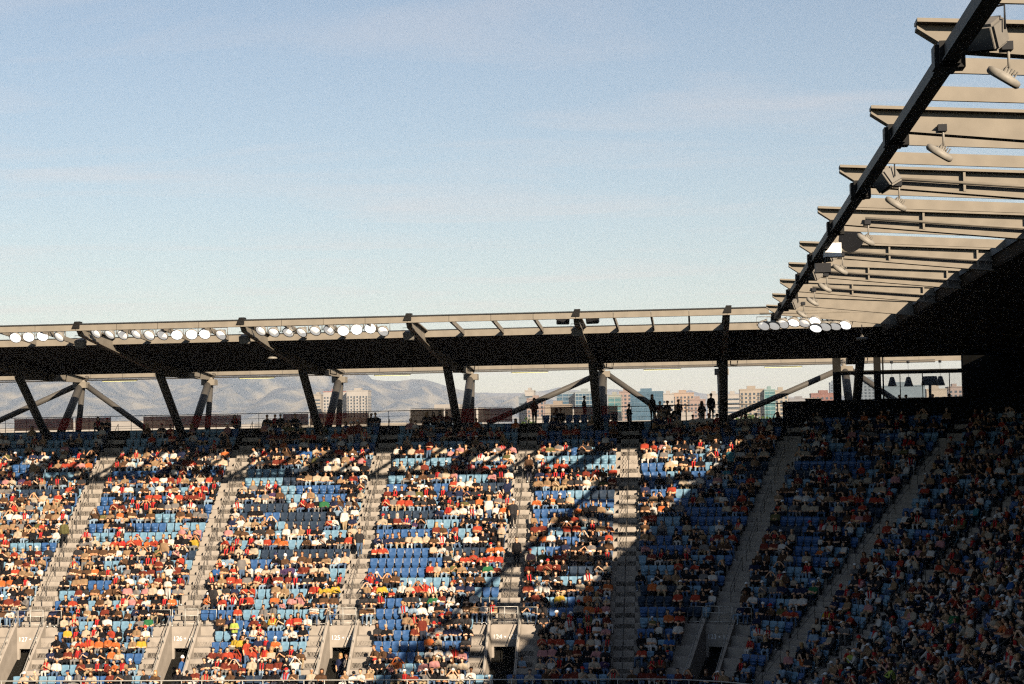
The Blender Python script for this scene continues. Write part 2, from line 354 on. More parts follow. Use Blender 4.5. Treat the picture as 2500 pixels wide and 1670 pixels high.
# right arm of the roof
YB = [14.1, 21.7, 29.35, 36.98, 44.92, 52.87, 62.09, 69.45, 76.57, 84.13]
ra = empty('stand_roof', (12, 60, 1), label='cantilever roof over the right stand, pale girders reaching past a dark edge beam', cat='roof')
GR = girder_mesh(-0.48, 21.0, 0.42).mesh('girder', M_STEEL)
RZ90 = -math.pi/2                                         # local y -> world +X
STF = {}
for i, y in enumerate(YB):
    g = par(link('girder', GR, None, (XR, y, 0), (0, 0, RZ90)), ra)
    if i in (5-1, 6, 7, 9-1, 5):                          # conduits and stiffeners on some of the girders
        dz = 0.30
        mb = MB(); mb.tube([(0.16, d, rz(d)-gd(d)*0.62) for d in (0.9, 5, 9)], 0.045, 6)
        # local x = -world Y after the turn, so +x faces the eye
        mb.obj('conduit', M_STEEL, g)
        for d in (2.6, 5.6, 8.4):
            MB().box(0.02, 0.17, d-0.03, d+0.03, rz(d)-gd(d), rz(d)-0.065).obj('stiffener', M_STEEL, g)
SLAT = MB(); 
SLAT.hexa([(-0.04, 0.2, rz(0.2)-0.33), (0.04, 0.2, rz(0.2)-0.33), (0.04, 0.2, rz(0.2)-0.05), (-0.04, 0.2, rz(0.2)-0.05)], [(-0.04, 6.1, rz(6.1)-0.33), (0.04, 6.1, rz(6.1)-0.33), (0.04, 6.1, rz(6.1)-0.05), (-0.04, 6.1, rz(6.1)-0.05)])
SLAT = SLAT.mesh('purlin', M_STEEL)
for a, b in zip(YB[:-1], YB[1:]):
    for f in (1, 2): par(link('purlin', SLAT, None, (XR, a+(b-a)*f/3, 0), (0, 0, RZ90)), ra)
for f in (1, 2): par(link('purlin', SLAT, None, (XR, 84.13+f*2.7, 0), (0, 0, RZ90)), ra)
for a, b in zip(YB[:-1], YB[1:]+[91.9]):
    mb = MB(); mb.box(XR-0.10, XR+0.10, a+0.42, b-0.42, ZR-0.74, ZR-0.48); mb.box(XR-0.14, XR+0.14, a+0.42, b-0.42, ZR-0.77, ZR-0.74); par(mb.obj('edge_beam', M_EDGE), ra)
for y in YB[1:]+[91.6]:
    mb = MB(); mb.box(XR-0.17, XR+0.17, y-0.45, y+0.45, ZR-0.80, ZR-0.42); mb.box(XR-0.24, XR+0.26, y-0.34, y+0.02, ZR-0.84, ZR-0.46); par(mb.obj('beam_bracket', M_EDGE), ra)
y = 84.13+7.3
par(MB().box(XR-0.11, XR+0.11, 84.6, 91.2, ZR-0.75, ZR-0.47).obj('edge_beam', M_EDGE), ra)
par(link('girder', GR, None, (XR, 91.2, 0), (0, 0, RZ90)), ra)
for i in range(NS):
    a = 6.1+(DB-DS-0.1)*i/NS; b = 6.1+(DB-DS-0.1)*(i+1)/NS-0.05
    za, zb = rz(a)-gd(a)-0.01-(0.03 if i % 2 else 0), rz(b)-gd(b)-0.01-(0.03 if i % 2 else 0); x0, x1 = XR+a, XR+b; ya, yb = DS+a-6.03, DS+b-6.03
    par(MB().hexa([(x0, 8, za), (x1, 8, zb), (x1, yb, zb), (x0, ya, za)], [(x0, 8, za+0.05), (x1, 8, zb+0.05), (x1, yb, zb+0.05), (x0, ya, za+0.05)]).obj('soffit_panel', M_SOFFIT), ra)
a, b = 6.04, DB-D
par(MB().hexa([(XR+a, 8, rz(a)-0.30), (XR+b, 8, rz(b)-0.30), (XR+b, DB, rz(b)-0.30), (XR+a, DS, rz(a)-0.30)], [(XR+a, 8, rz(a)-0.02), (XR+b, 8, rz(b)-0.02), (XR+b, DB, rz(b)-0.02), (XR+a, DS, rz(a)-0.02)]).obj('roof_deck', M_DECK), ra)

# ------------------------------------------------------------------ columns under the far roof
CPOS = ['at the far left edge', 'left of the leftmost doorway', 'between leftmost and 126', 'between second and 125', 'between third and 124', 'right of the fourth doorway', 'nearest the shaded corner']
for i, x in enumerate(NODES[1:]+[10.0]):
    c = empty('roof_column', (x, 113, ZC), label='dark steel roof support with forked legs '+(['above the stand at the left edge', 'above the stairs to the leftmost doorway', 'above the stand left of the third doorway', 'above the stand left of the fourth doorway', 'beside the red banner end above the fourth doorway', 'standing upright beside the open concourse rail', 'at the shaded corner beside the glazed lounge'][i]), cat='column', group='roof supports along the concourse')
    d = 107.2-D; top = rz(d)-gd(d)-0.02
    par(MB().tube([(x, 112.55, 0.5), (x, 107.2, top)], 0.27, 12).obj('front_leg', M_COLUMN), c)
    yb = 118.6
    par(MB().tube([(x, 114.6, ZC-0.05), (x, yb-0.25, 4.45)], 0.27, 12).obj('rear_leg', M_COLUMN), c)
    par(MB().tube([(x+0.1, 117.7, ZC-0.05), (x+0.1, yb, 4.5)], 0.2, 10).obj('back_post', M_COLUMN), c)
    mb = MB(); mb.box(x-0.42, x+0.52, yb-0.55, yb+0.3, 4.32, 4.72); mb.tube([(x, yb, 4.6), (x, 119.8, 5.1)], 0.16, 8); mb.box(x-0.34, x+0.36, 112.3, 113.5, 4.62, 5.0)
    par(mb.obj('node_casting', M_STEEL), c)
    par(MB().tube([(x+0.55, 113.0, 5.0), (x+0.55, 113.0, 4.72), (x+0.95, 113.0, 4.66), (x+1.0, 113.0, 5.0)], 0.045, 6).obj('drain_pipe', M_DRAIL), c)
    if i in (0, 4, 6):
        for dxx, nm in ((-7.9, 'brace'), (4.7, 'brace')):
            par(MB().tube([(x+(0.35 if dxx > 0 else -0.35), yb, 4.5), (x+dxx, yb, ZC+0.1)], 0.2, 10).obj(nm, M_COLUMN), c)
cd = empty('cable_run', (0, 119, 4.9), label='thin dark cable tray under the rear beam of the far roof', cat='cable tray')
par(MB().tube([(-60, 119, 4.86), (16, 119, 4.92)], 0.05, 6).obj('lower_pipe', M_DRAIL), cd)
par(MB().tube([(-60, 119.1, 4.98), (16, 119.1, 5.04)], 0.04, 6).obj('upper_pipe', M_DRAIL), cd)
HMESH = MB().box(-0.012, 0.012, -0.012, 0.012, 0, 0.4).mesh('hanger', M_DRAIL)
for x in np.arange(-58, 16, 2.28): par(link('hanger', HMESH, None, (float(x), 119.1, 4.9)), cd)
SL_POS = [(-41.2, 'beside the leftmost forked column'), (-31.4, 'left of the second red banner gap'), (-21.9, 'above the pale tower blocks'), (-12.4, 'above the end of the hills'), (-3.4, 'above the blue glass offices'), (4.7, 'nearest the corner lounge')]
for x, lb in SL_POS:
    t = empty('strip_light', (x, 119, 4.75), label='lit yellow strip light under the cable tray '+lb, cat='lamp', group='strip lights under the rear beam')
    MB().box(0, 2.55, -0.06, 0.06, 0.02, 0.08).obj('housing', M_DRAIL, t); MB().box(0.05, 2.5, -0.04, 0.04, 0.0, 0.02).obj('tube', M_TUBE, t)

# ------------------------------------------------------------------ floodlights, lamps and loudspeakers
FB = MB().lathe([(0.0, 0.42), (0.07, 0.42), (0.10, 0.30), (0.20, 0.22), (0.30, 0.08), (0.335, 0.0), (0.335, -0.05), (0.30, -0.05)], 16).mesh('reflector', M_LAMPBODY)
FLB = MB().lathe([(0.0, -0.115), (0.12, -0.10), (0.24, -0.06), (0.315, -0.012)], 16).mesh('lens', M_LENS_B)
FLD = MB().lathe([(0.0, -0.115), (0.12, -0.10), (0.24, -0.06), (0.315, -0.012)], 16).mesh('lens', M_LENS_D)
FY = MB().tube([(-0.36, 0, 0.0), (-0.36, 0, 0.46), (0.36, 0, 0.46), (0.36, 0, 0.0)], 0.022, 6).mesh('yoke', M_STEEL)
def floodlight(P, bright, aim, label, grp):
    o = empty('floodlight', P, 0, label, 'floodlight', grp)
    q = Vector(aim).to_track_quat('-Z', 'Y').to_euler()
    r = link('reflector', FB, o, (0, 0, 0), q); link('lens', FLB if bright else FLD, r)
    link('yoke', FY, o, (0, 0, 0))
bays = [[(38, 824, 1), (70, 822, 1), (104, 820, 1), (145, 822, 0)],
        [(235, 813, 0), (268, 816, 0), (300, 817, 0), (333, 815, 0), (365, 818, 0), (397, 818, 0), (432, 817, 1), (468, 816, 1), (500, 815, 1), (540, 817, 0)],
        [(637, 807, 0), (669, 811, 0), (704, 811, 0), (737, 811, 0), (770, 807, 0), (804, 806, 0), (838, 807, 1), (871, 804, 1), (904, 801, 1), (936, 808, 0)]]
BN = ['leftmost row', 'middle row', 'right-hand row']
for bi, L in enumerate(bays):
    for j, (x, y, b) in enumerate(L):
        P = at(x, y, 94.0)
        floodlight(P, b, (0.10+random.uniform(-.1, .1), -1, -0.62+random.uniform(-.15, .12)) if b else (-0.25+random.uniform(-.2, .2), -0.85, -0.72+random.uniform(-.15, .1)), '%s round floodlight, %s from left in the %s under the roof edge' % ('bright' if b else 'dull', ORD[j], BN[bi]), 'floodlights under the far roof edge')
    x0, x1 = at(L[0][0]-12, 800, 94).x, at(L[-1][0]+12, 800, 94).x
    t = empty('lamp_bar', ((x0+x1)/2, 94, 6.7), label='steel bar carrying the %s of floodlights' % BN[bi], cat='lamp bar', group='floodlight bars')
    par(MB().tube([(x0, 94, 6.80), (x1, 94, 6.80)], 0.05, 8).obj('bar', M_STEEL), t); par(MB().tube([(x0, 94.25, 6.62), (x1, 94.25, 6.62)], 0.03, 6).obj('conduit', M_DRAIL), t)
    for x in np.linspace(x0+0.3, x1-0.3, 4): par(MB().box(float(x)-0.02, float(x)+0.02, 92.56, 94, 6.62, 6.68).obj('hanger', M_STEEL), t)
corner = [(1865, 795, 0), (1890, 795, 0), (1912, 790, 0), (1938, 787, 1), (1964, 788, 0), (1990, 783, 1), (1992, 801, 1), (2015, 797, 0), (2039, 796, 0), (2064, 793, 1)]
for j, (x, y, b) in enumerate(corner):
    P = at(x, y, 91.2)+Vector((0, 0, 0)); floodlight(P, b, (-0.3, -0.6, -0.85+random.uniform(-.1, .2)), '%s round floodlight, %s from left in the roof corner cluster' % ('bright' if b else 'dull', ORD[j]), 'floodlights in the roof corner')
a, b = at(1855, 785, 91.2), at(2075, 780, 91.2)
t = empty('lamp_bar', (a+b)/2, label='steel bar carrying the floodlight cluster in the roof corner', cat='lamp bar', group='floodlight bars')
par(MB().tube([a+Vector((0, 0, .4)), b+Vector((0, 0, .4))], 0.05, 8).obj('bar', M_STEEL), t)
for f in (0.1, 0.5, 0.9): q = a.lerp(b, f); par(MB().box(q.x-0.03, q.x+0.03, q.y-0.03, q.y+0.03, q.z+0.4, 6.5).obj('hanger', M_STEEL), t)
# tilted disc lamps hanging from the girders
DM = MB().lathe([(0, -0.05), (0.27, -0.05), (0.30, -0.02), (0.30, 0.05), (0.26, 0.08), (0.10, 0.10), (0.07, 0.17), (0, 0.17)], 18).mesh('disc_housing', M_LAMPBODY)
DMD = MB().lathe([(0, -0.056), (0.26, -0.056), (0.26, -0.05)], 18).mesh('lens', M_GREYBOX)
FINS = MB()
for q in range(5): FINS.box(-0.06+q*0.05, -0.04+q*0.05, -0.1, 0.1, 0.08, 0.2)
FINS = FINS.mesh('cooling_fins', M_LAMPBODY)
discs = [(29.35, 'nearest the eye'), (36.98, 'second'), (44.92, 'third'), (52.87, 'fourth'), (62.09, 'fifth'), (69.45, 'sixth'), (76.57, 'seventh'), (84.13, 'last, beside the floodlight cluster')]
for y, lb in discs:
    o = empty('disc_lamp', (5.24, y-0.16, 5.84), label='pale tilted disc lamp hanging under the right roof, %s' % (lb if 'eye' in lb or 'last' in lb else lb+' along the edge beam'), cat='lamp', group='disc lamps along the right roof edge')
    link('disc_housing', DM, o, (-0.08, 0, 0), (0.25, math.radians(33), 0)); link('lens', DMD, o, (-0.08, 0, 0), (0.25, math.radians(33), 0)); link('cooling_fins', FINS, o, (-0.08, 0, 0), (0.25, math.radians(33), 0))
    MB().tube([(0.02, 0, 0.1), (0.02, 0, 0.62)], 0.025, 6).obj('stem', M_LAMPBODY, o); MB().box(-0.09, 0.09, -0.07, 0.12, 0.46, 0.60).obj('clamp', M_BLACKBOX, o)
for P, lb in ((Vector((-24.39, 100.0, 5.15)), 'hanging under the far roof between the floodlight rows'), (Vector((8.7, 92, 5.05)), 'hanging alone in the dark roof corner')):
    o = empty('disc_lamp', P, label='small pale disc lamp '+lb, cat='lamp'); link('disc_housing', DM, o, (0, 0, 0), (0, 0, 0)); MB().tube([(0, 0, 0.1), (0, 0, 0.75)], 0.025, 6).obj('stem', M_LAMPBODY, o)
def rbox(x, y, z, bev, name, m):
    bm = bmesh.new(); bmesh.ops.create_cube(bm, size=1)
    for v in bm.verts: v.co = Vector((v.co.x*x*(1-0.22*(v.co.y > 0)), v.co.y*y, v.co.z*z))
    bmesh.ops.bevel(bm, geom=bm.edges[:], offset=bev, segments=2, affect='EDGES'); me = bpy.data.meshes.new(name); bm.to_mesh(me); bm.free(); me.materials.append(m); return me
SPK = rbox(0.62, 0.5, 0.46, 0.05, 'cabinet', M_GREYBOX); SPG = MB().box(-0.25, 0.25, -0.256, -0.25, -0.18, 0.18).mesh('grille', M_GREYBOX); SPB = rbox(0.72, 0.4, 0.36, 0.03, 'cabinet', M_BLACKBOX)
SPY = MB().tube([(-0.34, 0, 0), (-0.34, 0, 0.4), (0.34, 0, 0.4), (0.34, 0, 0)], 0.02, 6).mesh('bracket', M_BLACKBOX)
def speaker(P, rot, lb, black=False):
    o = empty('loudspeaker', P, label=('black' if black else 'grey')+' boxy loudspeaker '+lb, cat='loudspeaker', group='loudspeakers under the roof'); c = link('cabinet', SPB if black else SPK, o, (0, 0, 0), rot)
    if not black: link('grille', SPG, c)
    link('bracket', SPY, o, (0, 0, 0.02), (0, 0, rot[2]))
speaker((4.85, 28.75, 6.48), (0.5, 0.1, -0.75), 'clamped to the right edge beam nearest the eye')
speaker((4.92, 44.3, 6.42), (0.5, -0.3, -1.1), 'on the right edge beam beside the third disc lamp')
speaker((4.75, 61.3, 6.35), (0.5, 0.0, -0.9), 'on the right edge beam beside the fifth disc lamp')
speaker((4.75, 69.0, 6.40), (0.5, 0.1, -0.9), 'on the right edge beam beside the sixth disc lamp')
speaker((4.75, 83.6, 6.35), (0.5, 0.1, -0.9), 'on the right edge beam nearest the roof corner')
for x, lb in ((-34.1, 'under the far roof left of the middle floodlight row'), (-24.7, 'under the far roof between two floodlight rows'), (-15.5, 'under the far roof right of the floodlight rows'), (-6.25, 'hung below the pair of black loudspeakers')): speaker((x, 95, 5.98), (0.3, 0, 0), lb)
speaker((-6.95, 93.6, 6.5), (0.35, 0, 0.3), 'left of the girder, one of a hanging pair', True); speaker((-5.3, 93.6, 6.5), (0.35, 0, -0.3), 'right of the girder, one of a hanging pair', True)
# camera box on the edge beam
o = empty('equipment_box', (4.6, 57.6, 6.4), label='small white equipment box with round dark horn on the right edge beam', cat='equipment')
MB().box(-0.3, 0.25, -0.2, 0.2, -0.55, -0.1).obj('case', M_SIGNW, o); MB().tube([(0.55, -0.1, 0.0), (0.75, 0.25, 0.05)], [0.42, 0.3], 14).obj('horn', M_BLACKBOX, o); MB().box(-0.6, -0.1, -0.2, 0.2, -1.05, -0.75).obj('dark_case', M_BLACKBOX, o)
MB().tube([(-0.2, 0, -0.5), (-0.3, 0, -0.8)], 0.03, 6).obj('bracket', M_DRAIL, o)

# ------------------------------------------------------------------ concourse
YRR = 119.4
rr = empty('concourse_rail', (0, YRR, ZC), label='thin steel railing along the back of the open concourse', cat='railing')
for z, r in ((1.08, 0.028), (0.72, 0.014), (0.36, 0.014)): par(MB().tube([(-60, YRR, ZC+z), (12, YRR, ZC+z)], r, 6).obj('rail', M_DRAIL), rr)
PM = MB().tube([(0, 0, 0), (0, 0, 1.08)], 0.022, 6).mesh('post', M_RAIL)
for x in np.arange(-59, 12, 1.52): par(link('post', PM, None, (float(x), YRR, ZC)), rr)
BX = [(35, 99, 'at the left edge of the stand'), (104, 178, 'second from the left edge'), (184, 270, 'behind the pair of dark heads at left'), (350, 424, 'above the stairs to the second doorway'), (431, 588, 'long one left of two dark heads'), (690, 752, 'left of the leaning column above the third doorway'), (757, 900, 'long one in front of the pale towers'), (1003, 1083, 'behind four dark heads'), (1087, 1162, 'behind the column left of the hill end'), (1168, 1250, 'at the foot of the long brace'), (1345, 1398, 'brownish one left of the standing man'), (1402, 1508, 'rightmost one at the upright column')]
MBN2 = mat('brown_mesh_banner', (0.17, 0.075, 0.045), 0.8, var=0.3, scale=18, alpha=0.75)
for i, (x0, x1, lb) in enumerate(BX):
    a = at(x0, 1030, 114.1).x; b = at(x1, 1030, 114.1).x; zt = at((x0+x1)/2, 1030-0.0171*0, 114.1).z
    zt = at(x0, 1028 if x0 < 1000 else 1003+(1500-x0)*0.02, 114.1).z; z0 = ZC+0.12
    if x0 > 950: zt = 2.28
    else: zt = 2.16
    o = empty('mesh_banner', (a, 114.1, ZC), label=('brown' if i in (7, 10) else 'maroon')+' see-through banner on the concourse, '+lb, cat='banner', group='maroon banners along the concourse')
    par(MB().box(a, b, 114.1, 114.112, z0, zt).obj('sheet', MBN2 if i in (7, 10) else M_BANNER), o)
    mb = MB(); mb.tube([(a, 114.14, ZC), (a, 114.14, zt+0.06), (b, 114.14, zt+0.06), (b, 114.14, ZC)], 0.022, 6); par(mb.obj('frame', M_DRAIL), o)
M_BLACK = mat('black_plastic', (0.015, 0.015, 0.016), 0.5)
M_WOOD = mat('dark_table_top', (0.05, 0.04, 0.035), 0.5)
def high_table(P, lb, w=0.9):
    o = empty('bar_table', P, label='dark bar table '+lb, cat='table'); MB().box(-w, w, -0.3, 0.3, 1.0, 1.05).obj('table_top', M_WOOD, o)
    for s in (-1, 1): MB().tube([(s*(w-0.1), 0, 0), (s*(w-0.1), 0, 1.0)], 0.035, 8).obj('leg', M_BLACK, o)
high_table(at(1638, 1030, 115).xy.to_3d()+Vector((0, 0, ZC)), 'with people round it beside the open rail', 1.1)
high_table(at(1918, 1020, 115.4).xy.to_3d()+Vector((0, 0, ZC)), 'between the empty chairs near the corner', 0.6)
for x, lb in ((1935, 'left of a pair near the shaded corner'), (1950, 'right of a pair near the shaded corner'), (1971, 'standing apart beside the dark cabinet')):
    p = at(x, 1020, 115).xy.to_3d()+Vector((0, 0, ZC)); o = empty('bar_chair', p, label='black empty bar chair '+lb, cat='chair', group='bar chairs on the concourse')
    MB().box(-0.22, 0.22, -0.2, 0.2, 0.62, 0.67).obj('seat', M_BLACK, o); MB().hexa([(-0.22, 0.18, .66), (.22, .18, .66), (.22, .22, .66), (-.22, .22, .66)], [(-0.2, .24, 1.05), (.2, .24, 1.05), (.2, .27, 1.05), (-.2, .27, 1.05)]).obj('backrest', M_BLACK, o)
    for sx in (-1, 1):
        for sy in (-1, 1): MB().tube([(sx*0.2, sy*0.18, 0), (sx*0.18, sy*0.16, 0.63)], 0.018, 6).obj('leg', M_BLACK, o)
p = at(1987, 1020, 115).xy.to_3d()+Vector((0, 0, ZC)); o = empty('cabinet', p, label='black cabinet on the concourse left of the corner lounge', cat='cabinet')
MB().box(-0.5, 0.5, -0.3, 0.3, 0.08, 1.22).obj('body', M_BLACK, o); MB().box(-0.54, 0.54, -0.34, 0.34, 1.22, 1.27).obj('top', M_BLACK, o); MB().box(-0.012, 0.012, -0.306, -0.3, 0.12, 1.18).obj('door_gap', M_GUTTER, o)

# ------------------------------------------------------------------ corner lounge and the dark back of the right stand
M_GLASS = mat('lounge_glass', (0.6, 0.65, 0.68), 0.05, alpha=0.12)
o = empty('corner_lounge', (11, 114, ZC), label='glazed lounge in the shaded corner with hanging lamps, above the dark parapet', cat='lounge')
# parapet along the corner
mb = MB(); sweep(mb, 17.5, UMAX, [(rC+0.02, ZC), (rC+0.02, ZC+1.05), (rC+0.2, ZC+1.05), (rC+0.2, ZC)]); par(mb.obj('parapet', M_DARKWALL_SHADE), o)
for x, w_ in ((9.3, 0.5), (11.9, 0.42), (12.25, 0.1), (17.6, 0.55)): par(MB().box(x-w_/2, x+w_/2, 116, 116+w_, ZC, 5.35).obj('post', M_DARKWALL_SHADE), o)
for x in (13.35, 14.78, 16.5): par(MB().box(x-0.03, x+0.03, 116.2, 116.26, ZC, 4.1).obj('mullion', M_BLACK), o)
par(MB().box(9.3, 18.6, 116.05, 116.35, 4.05, 4.32).obj('transom', M_DARKWALL_SHADE), o)
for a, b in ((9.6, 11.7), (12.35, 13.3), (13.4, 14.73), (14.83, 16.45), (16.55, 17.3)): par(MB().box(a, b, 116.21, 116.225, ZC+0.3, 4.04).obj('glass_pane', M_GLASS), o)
par(MB().hexa([(17.3, 115.6, ZC), (30, 104, ZC), (30.5, 104.6, ZC), (17.6, 116.2, ZC)], [(17.3, 115.6, 5.6), (30, 104, 5.6), (30.5, 104.6, 5.6), (17.6, 116.2, 5.6)]).obj('back_wall', M_DARKWALL_SHADE), o)
par(MB().box(19.3, 36, 117, 117.3, ZC, 5.6).obj('rear_wall', M_DARKWALL_SHADE), o)
mb = MB(); sweep(mb, 60, UMAX, [(rC+4.2, ZC), (rC+4.2, 5.5), (rC+4.5, 5.5), (rC+4.5, ZC)]); par(mb.obj('suite_wall', M_DARKWALL_SHADE), o)
t = text_obj('grey_lettering', 'SK', 0.75, mat('faded_grey_lettering', (0.05, 0.055, 0.05), 0.7)); x, y, a = upos(36.5, rC-0.02); t.location = (x, y, ZC+0.22); t.rotation_euler = (math.pi/2, 0, a); par(t, o)  # letters in a plain dark grey
LS = MB().lathe([(0.02, 0.62), (0.13, 0.6), (0.30, 0.0), (0.28, 0.0)], 14).mesh('lamp_shade', M_BLACK)
for (x, y, s), lb in zip([(2178, 930, 1), (2218, 930, 1), (2296, 928, 1)], ['left of three in the corner lounge', 'middle of three in the corner lounge', 'behind the wide drum shade in the lounge']):
    P = at(x, y, 117.2); q = empty('pendant_lamp', P, label='black conical pendant lamp '+lb, cat='lamp', group='cone lamps in the lounge'); link('lamp_shade', LS, q, (0, 0, -0.35)); MB().tube([(0, 0, 0.2), (0, 0, 4.9-P.z)], 0.012, 5).obj('cord', M_BLACK, q); MB().lathe([(0, 4.95-P.z), (0.1, 4.93-P.z), (0.1, 4.78-P.z), (0, 4.76-P.z)], 10).obj('ceiling_rose', M_BLACK, q)
P = at(2270, 930, 116.9); q = empty('drum_lamp', P, label='wide black drum lamp shade on a stand in the corner lounge', cat='lamp'); MB().lathe([(0.02, 0.3), (0.47, 0.3), (0.56, -0.28), (0.52, -0.28)], 18).obj('lamp_shade', M_BLACK, q); MB().tube([(0, 0, -0.28), (0, 0, ZC-P.z)], 0.09, 8).obj('stand', M_BLACK, q)

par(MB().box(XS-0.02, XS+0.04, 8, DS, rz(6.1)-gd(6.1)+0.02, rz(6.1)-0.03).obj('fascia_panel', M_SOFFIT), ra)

# ------------------------------------------------------------------ seats and people
SEATC = {'l': mat('seat_light_blue', (0.13, 0.24, 0.33), 0.45, var=0.06, scale=9), 'm': mat('seat_mid_blue', (0.028, 0.085, 0.215), 0.45, var=0.08, scale=9), 'n': mat('seat_navy', (0.022, 0.036, 0.06), 0.5, var=0.1, scale=9)}
SNAME = {'l': 'light blue', 'm': 'mid blue', 'n': 'navy'}
M_BRKT = mat('seat_bracket', (0.04, 0.04, 0.045), 0.5)
def seat_geo():
    # backrest: a curved rounded panel; local -Y faces the field, floor at z=0, back of the tread at +y
    back = MB(); nx, nzv = 6, 4; vs = []
    for side in (0, 1):
        for j in range(nzv+1):
            for i in range(nx+1):
                t = i/nx*2-1; s_ = j/nzv; wd = 0.225*(0.80+0.20*min(1, s_*1.6)); rnd = 1-(0.05*abs(t)**4 if s_ > 0.9 else 0)
                x = t*wd; z = 0.42+0.44*s_*rnd; y = 0.25+0.05*s_-0.035*t*t+(0.03 if side else 0); vs.append((x, y, z))
    q = (nx+1)*(nzv+1); f = lambda a, i, j: a*q+j*(nx+1)+i
    fs = [(f(0, i, j), f(0, i+1, j), f(0, i+1, j+1), f(0, i, j+1)) for i in range(nx) for j in range(nzv)]
    fs += [(f(1, i, j), f(1, i, j+1), f(1, i+1, j+1), f(1, i+1, j)) for i in range(nx) for j in range(nzv)]
    fs += [(f(0, i, nzv), f(0, i+1, nzv), f(1, i+1, nzv), f(1, i, nzv)) for i in range(nx)]
    fs += [(f(0, 0, j), f(0, 0, j+1), f(1, 0, j+1), f(1, 0, j)) for j in range(nzv)]+[(f(0, nx, j+1), f(0, nx, j), f(1, nx, j), f(1, nx, j+1)) for j in range(nzv)]
    back.add(vs, fs, 0, True)
    pan = MB()                                       # folded up pan, narrower towards its foot
    a = [(-0.12, 0.16, 0.30), (0.12, 0.16, 0.30), (0.11, 0.215, 0.28), (-0.11, 0.215, 0.28)]; b = [(-0.19, 0.13, 0.46), (0.19, 0.13, 0.46), (0.18, 0.21, 0.46), (-0.18, 0.21, 0.46)]; c = [(-0.195, 0.16, 0.66), (0.195, 0.16, 0.66), (0.18, 0.215, 0.66), (-0.18, 0.215, 0.66)]
    for p, q_ in ((a, b), (b, c)): pan.hexa(p, q_)
    br = MB(); br.box(-0.03, 0.03, 0.2, 0.34, 0.0, 0.36); br.box(-0.2, 0.2, 0.24, 0.30, 0.33, 0.39)
    return back, pan, br
SB, SPn, SBr = seat_geo()
SEAT_ME = {c: (SB.mesh('backrest', m), SPn.mesh('seat_pan', m)) for c, m in SEATC.items()}
SEAT_BR = SBr.mesh('bracket', M_BRKT)

# people: a jointed figure turned into one skin, coloured by zone (0 skin 1 top 2 trousers 3 shoes)
def round_cone(mb, p, q, r0, r1, n=8):
    p, q = Vector(p), Vector(q); d = (q-p); L = d.length; d.normalize()
    pts, rads = [], []
    for t in (-0.95, -0.6): pts.append(p+d*r0*t); rads.append(r0*math.sqrt(1-t*t))
    pts += [p, q]; rads += [r0, r1]
    for t in (0.6, 0.95): pts.append(q+d*r1*t); rads.append(r1*math.sqrt(1-t*t))
    mb.tube(pts, rads, n)
def figure(name, bones, faces):
    mb = MB()
    for p, q, r0, r1, z in bones: round_cone(mb, p, q, r0, r1, 10)
    me = mb.mesh(name, M_CONC); o = bpy.data.objects.new(name, me); COL.objects.link(o)
    m = o.modifiers.new('r', 'REMESH'); m.mode = 'VOXEL'; m.voxel_size = 0.026; m.adaptivity = 0.0
    sm = o.modifiers.new('s', 'SMOOTH'); sm.iterations = 3; sm.factor = 0.5
    outs = []
    dc = o.modifiers.new('d', 'DECIMATE')
    for target in faces:
        dc.ratio = 1.0; dg = bpy.context.evaluated_depsgraph_get(); n = len(o.evaluated_get(dg).data.polygons)
        dc.ratio = min(1, target/(2*n)); dg = bpy.context.evaluated_depsgraph_get(); dg.update()
        e = bpy.data.meshes.new_from_object(o.evaluated_get(dg)); e.name = name
        vs = np.array([v.co for v in e.vertices]); fs = [list(p.vertices) for p in e.polygons]
        cen = np.array([vs[f].mean(0) for f in fs]); best = np.full(len(fs), 1e9); zone = np.zeros(len(fs), int)
        for p, q, r0, r1, z in bones:
            p, q = np.array(p), np.array(q); d = q-p; t = np.clip(((cen-p)@d)/(d@d), 0, 1); dist = np.linalg.norm(cen-(p+t[:, None]*d), axis=1)-(r0+(r1-r0)*t)
            k = dist < best; best[k] = dist[k]; zone[k] = z
        outs.append((vs, fs, zone)); bpy.data.meshes.remove(e)
    bpy.data.objects.remove(o); return outs
def mirror(b): return b+[((-p[0], p[1], p[2]), (-q[0], q[1], q[2]), r0, r1, z) for p, q, r0, r1, z in b]
def torso(hip, sh, neck, head, w=1.0, zt=1):
    h, s, n_, hd = map(Vector, (hip, sh, neck, head)); b = []
    for sx in (-1, 1):
        b.append(((sx*0.085, h.y, h.z), (sx*0.10*w, s.y, s.z-0.14), 0.115*w, 0.13*w, zt)); b.append(((sx*0.05, s.y, s.z-0.05), (sx*0.15*w, s.y, s.z-0.06), 0.095, 0.075, zt))
    b.append(((0, s.y, s.z), tuple(n_), 0.07, 0.058, 0)); b.append((tuple(hd+Vector((0, 0.012, 0.035))), tuple(hd+Vector((0, -0.012, -0.05))), 0.093, 0.073, 0))
    b.append((tuple(hd+Vector((0, -0.085, 0.0))), tuple(hd+Vector((0, -0.112, -0.028))), 0.014, 0.018, 0))
    return b
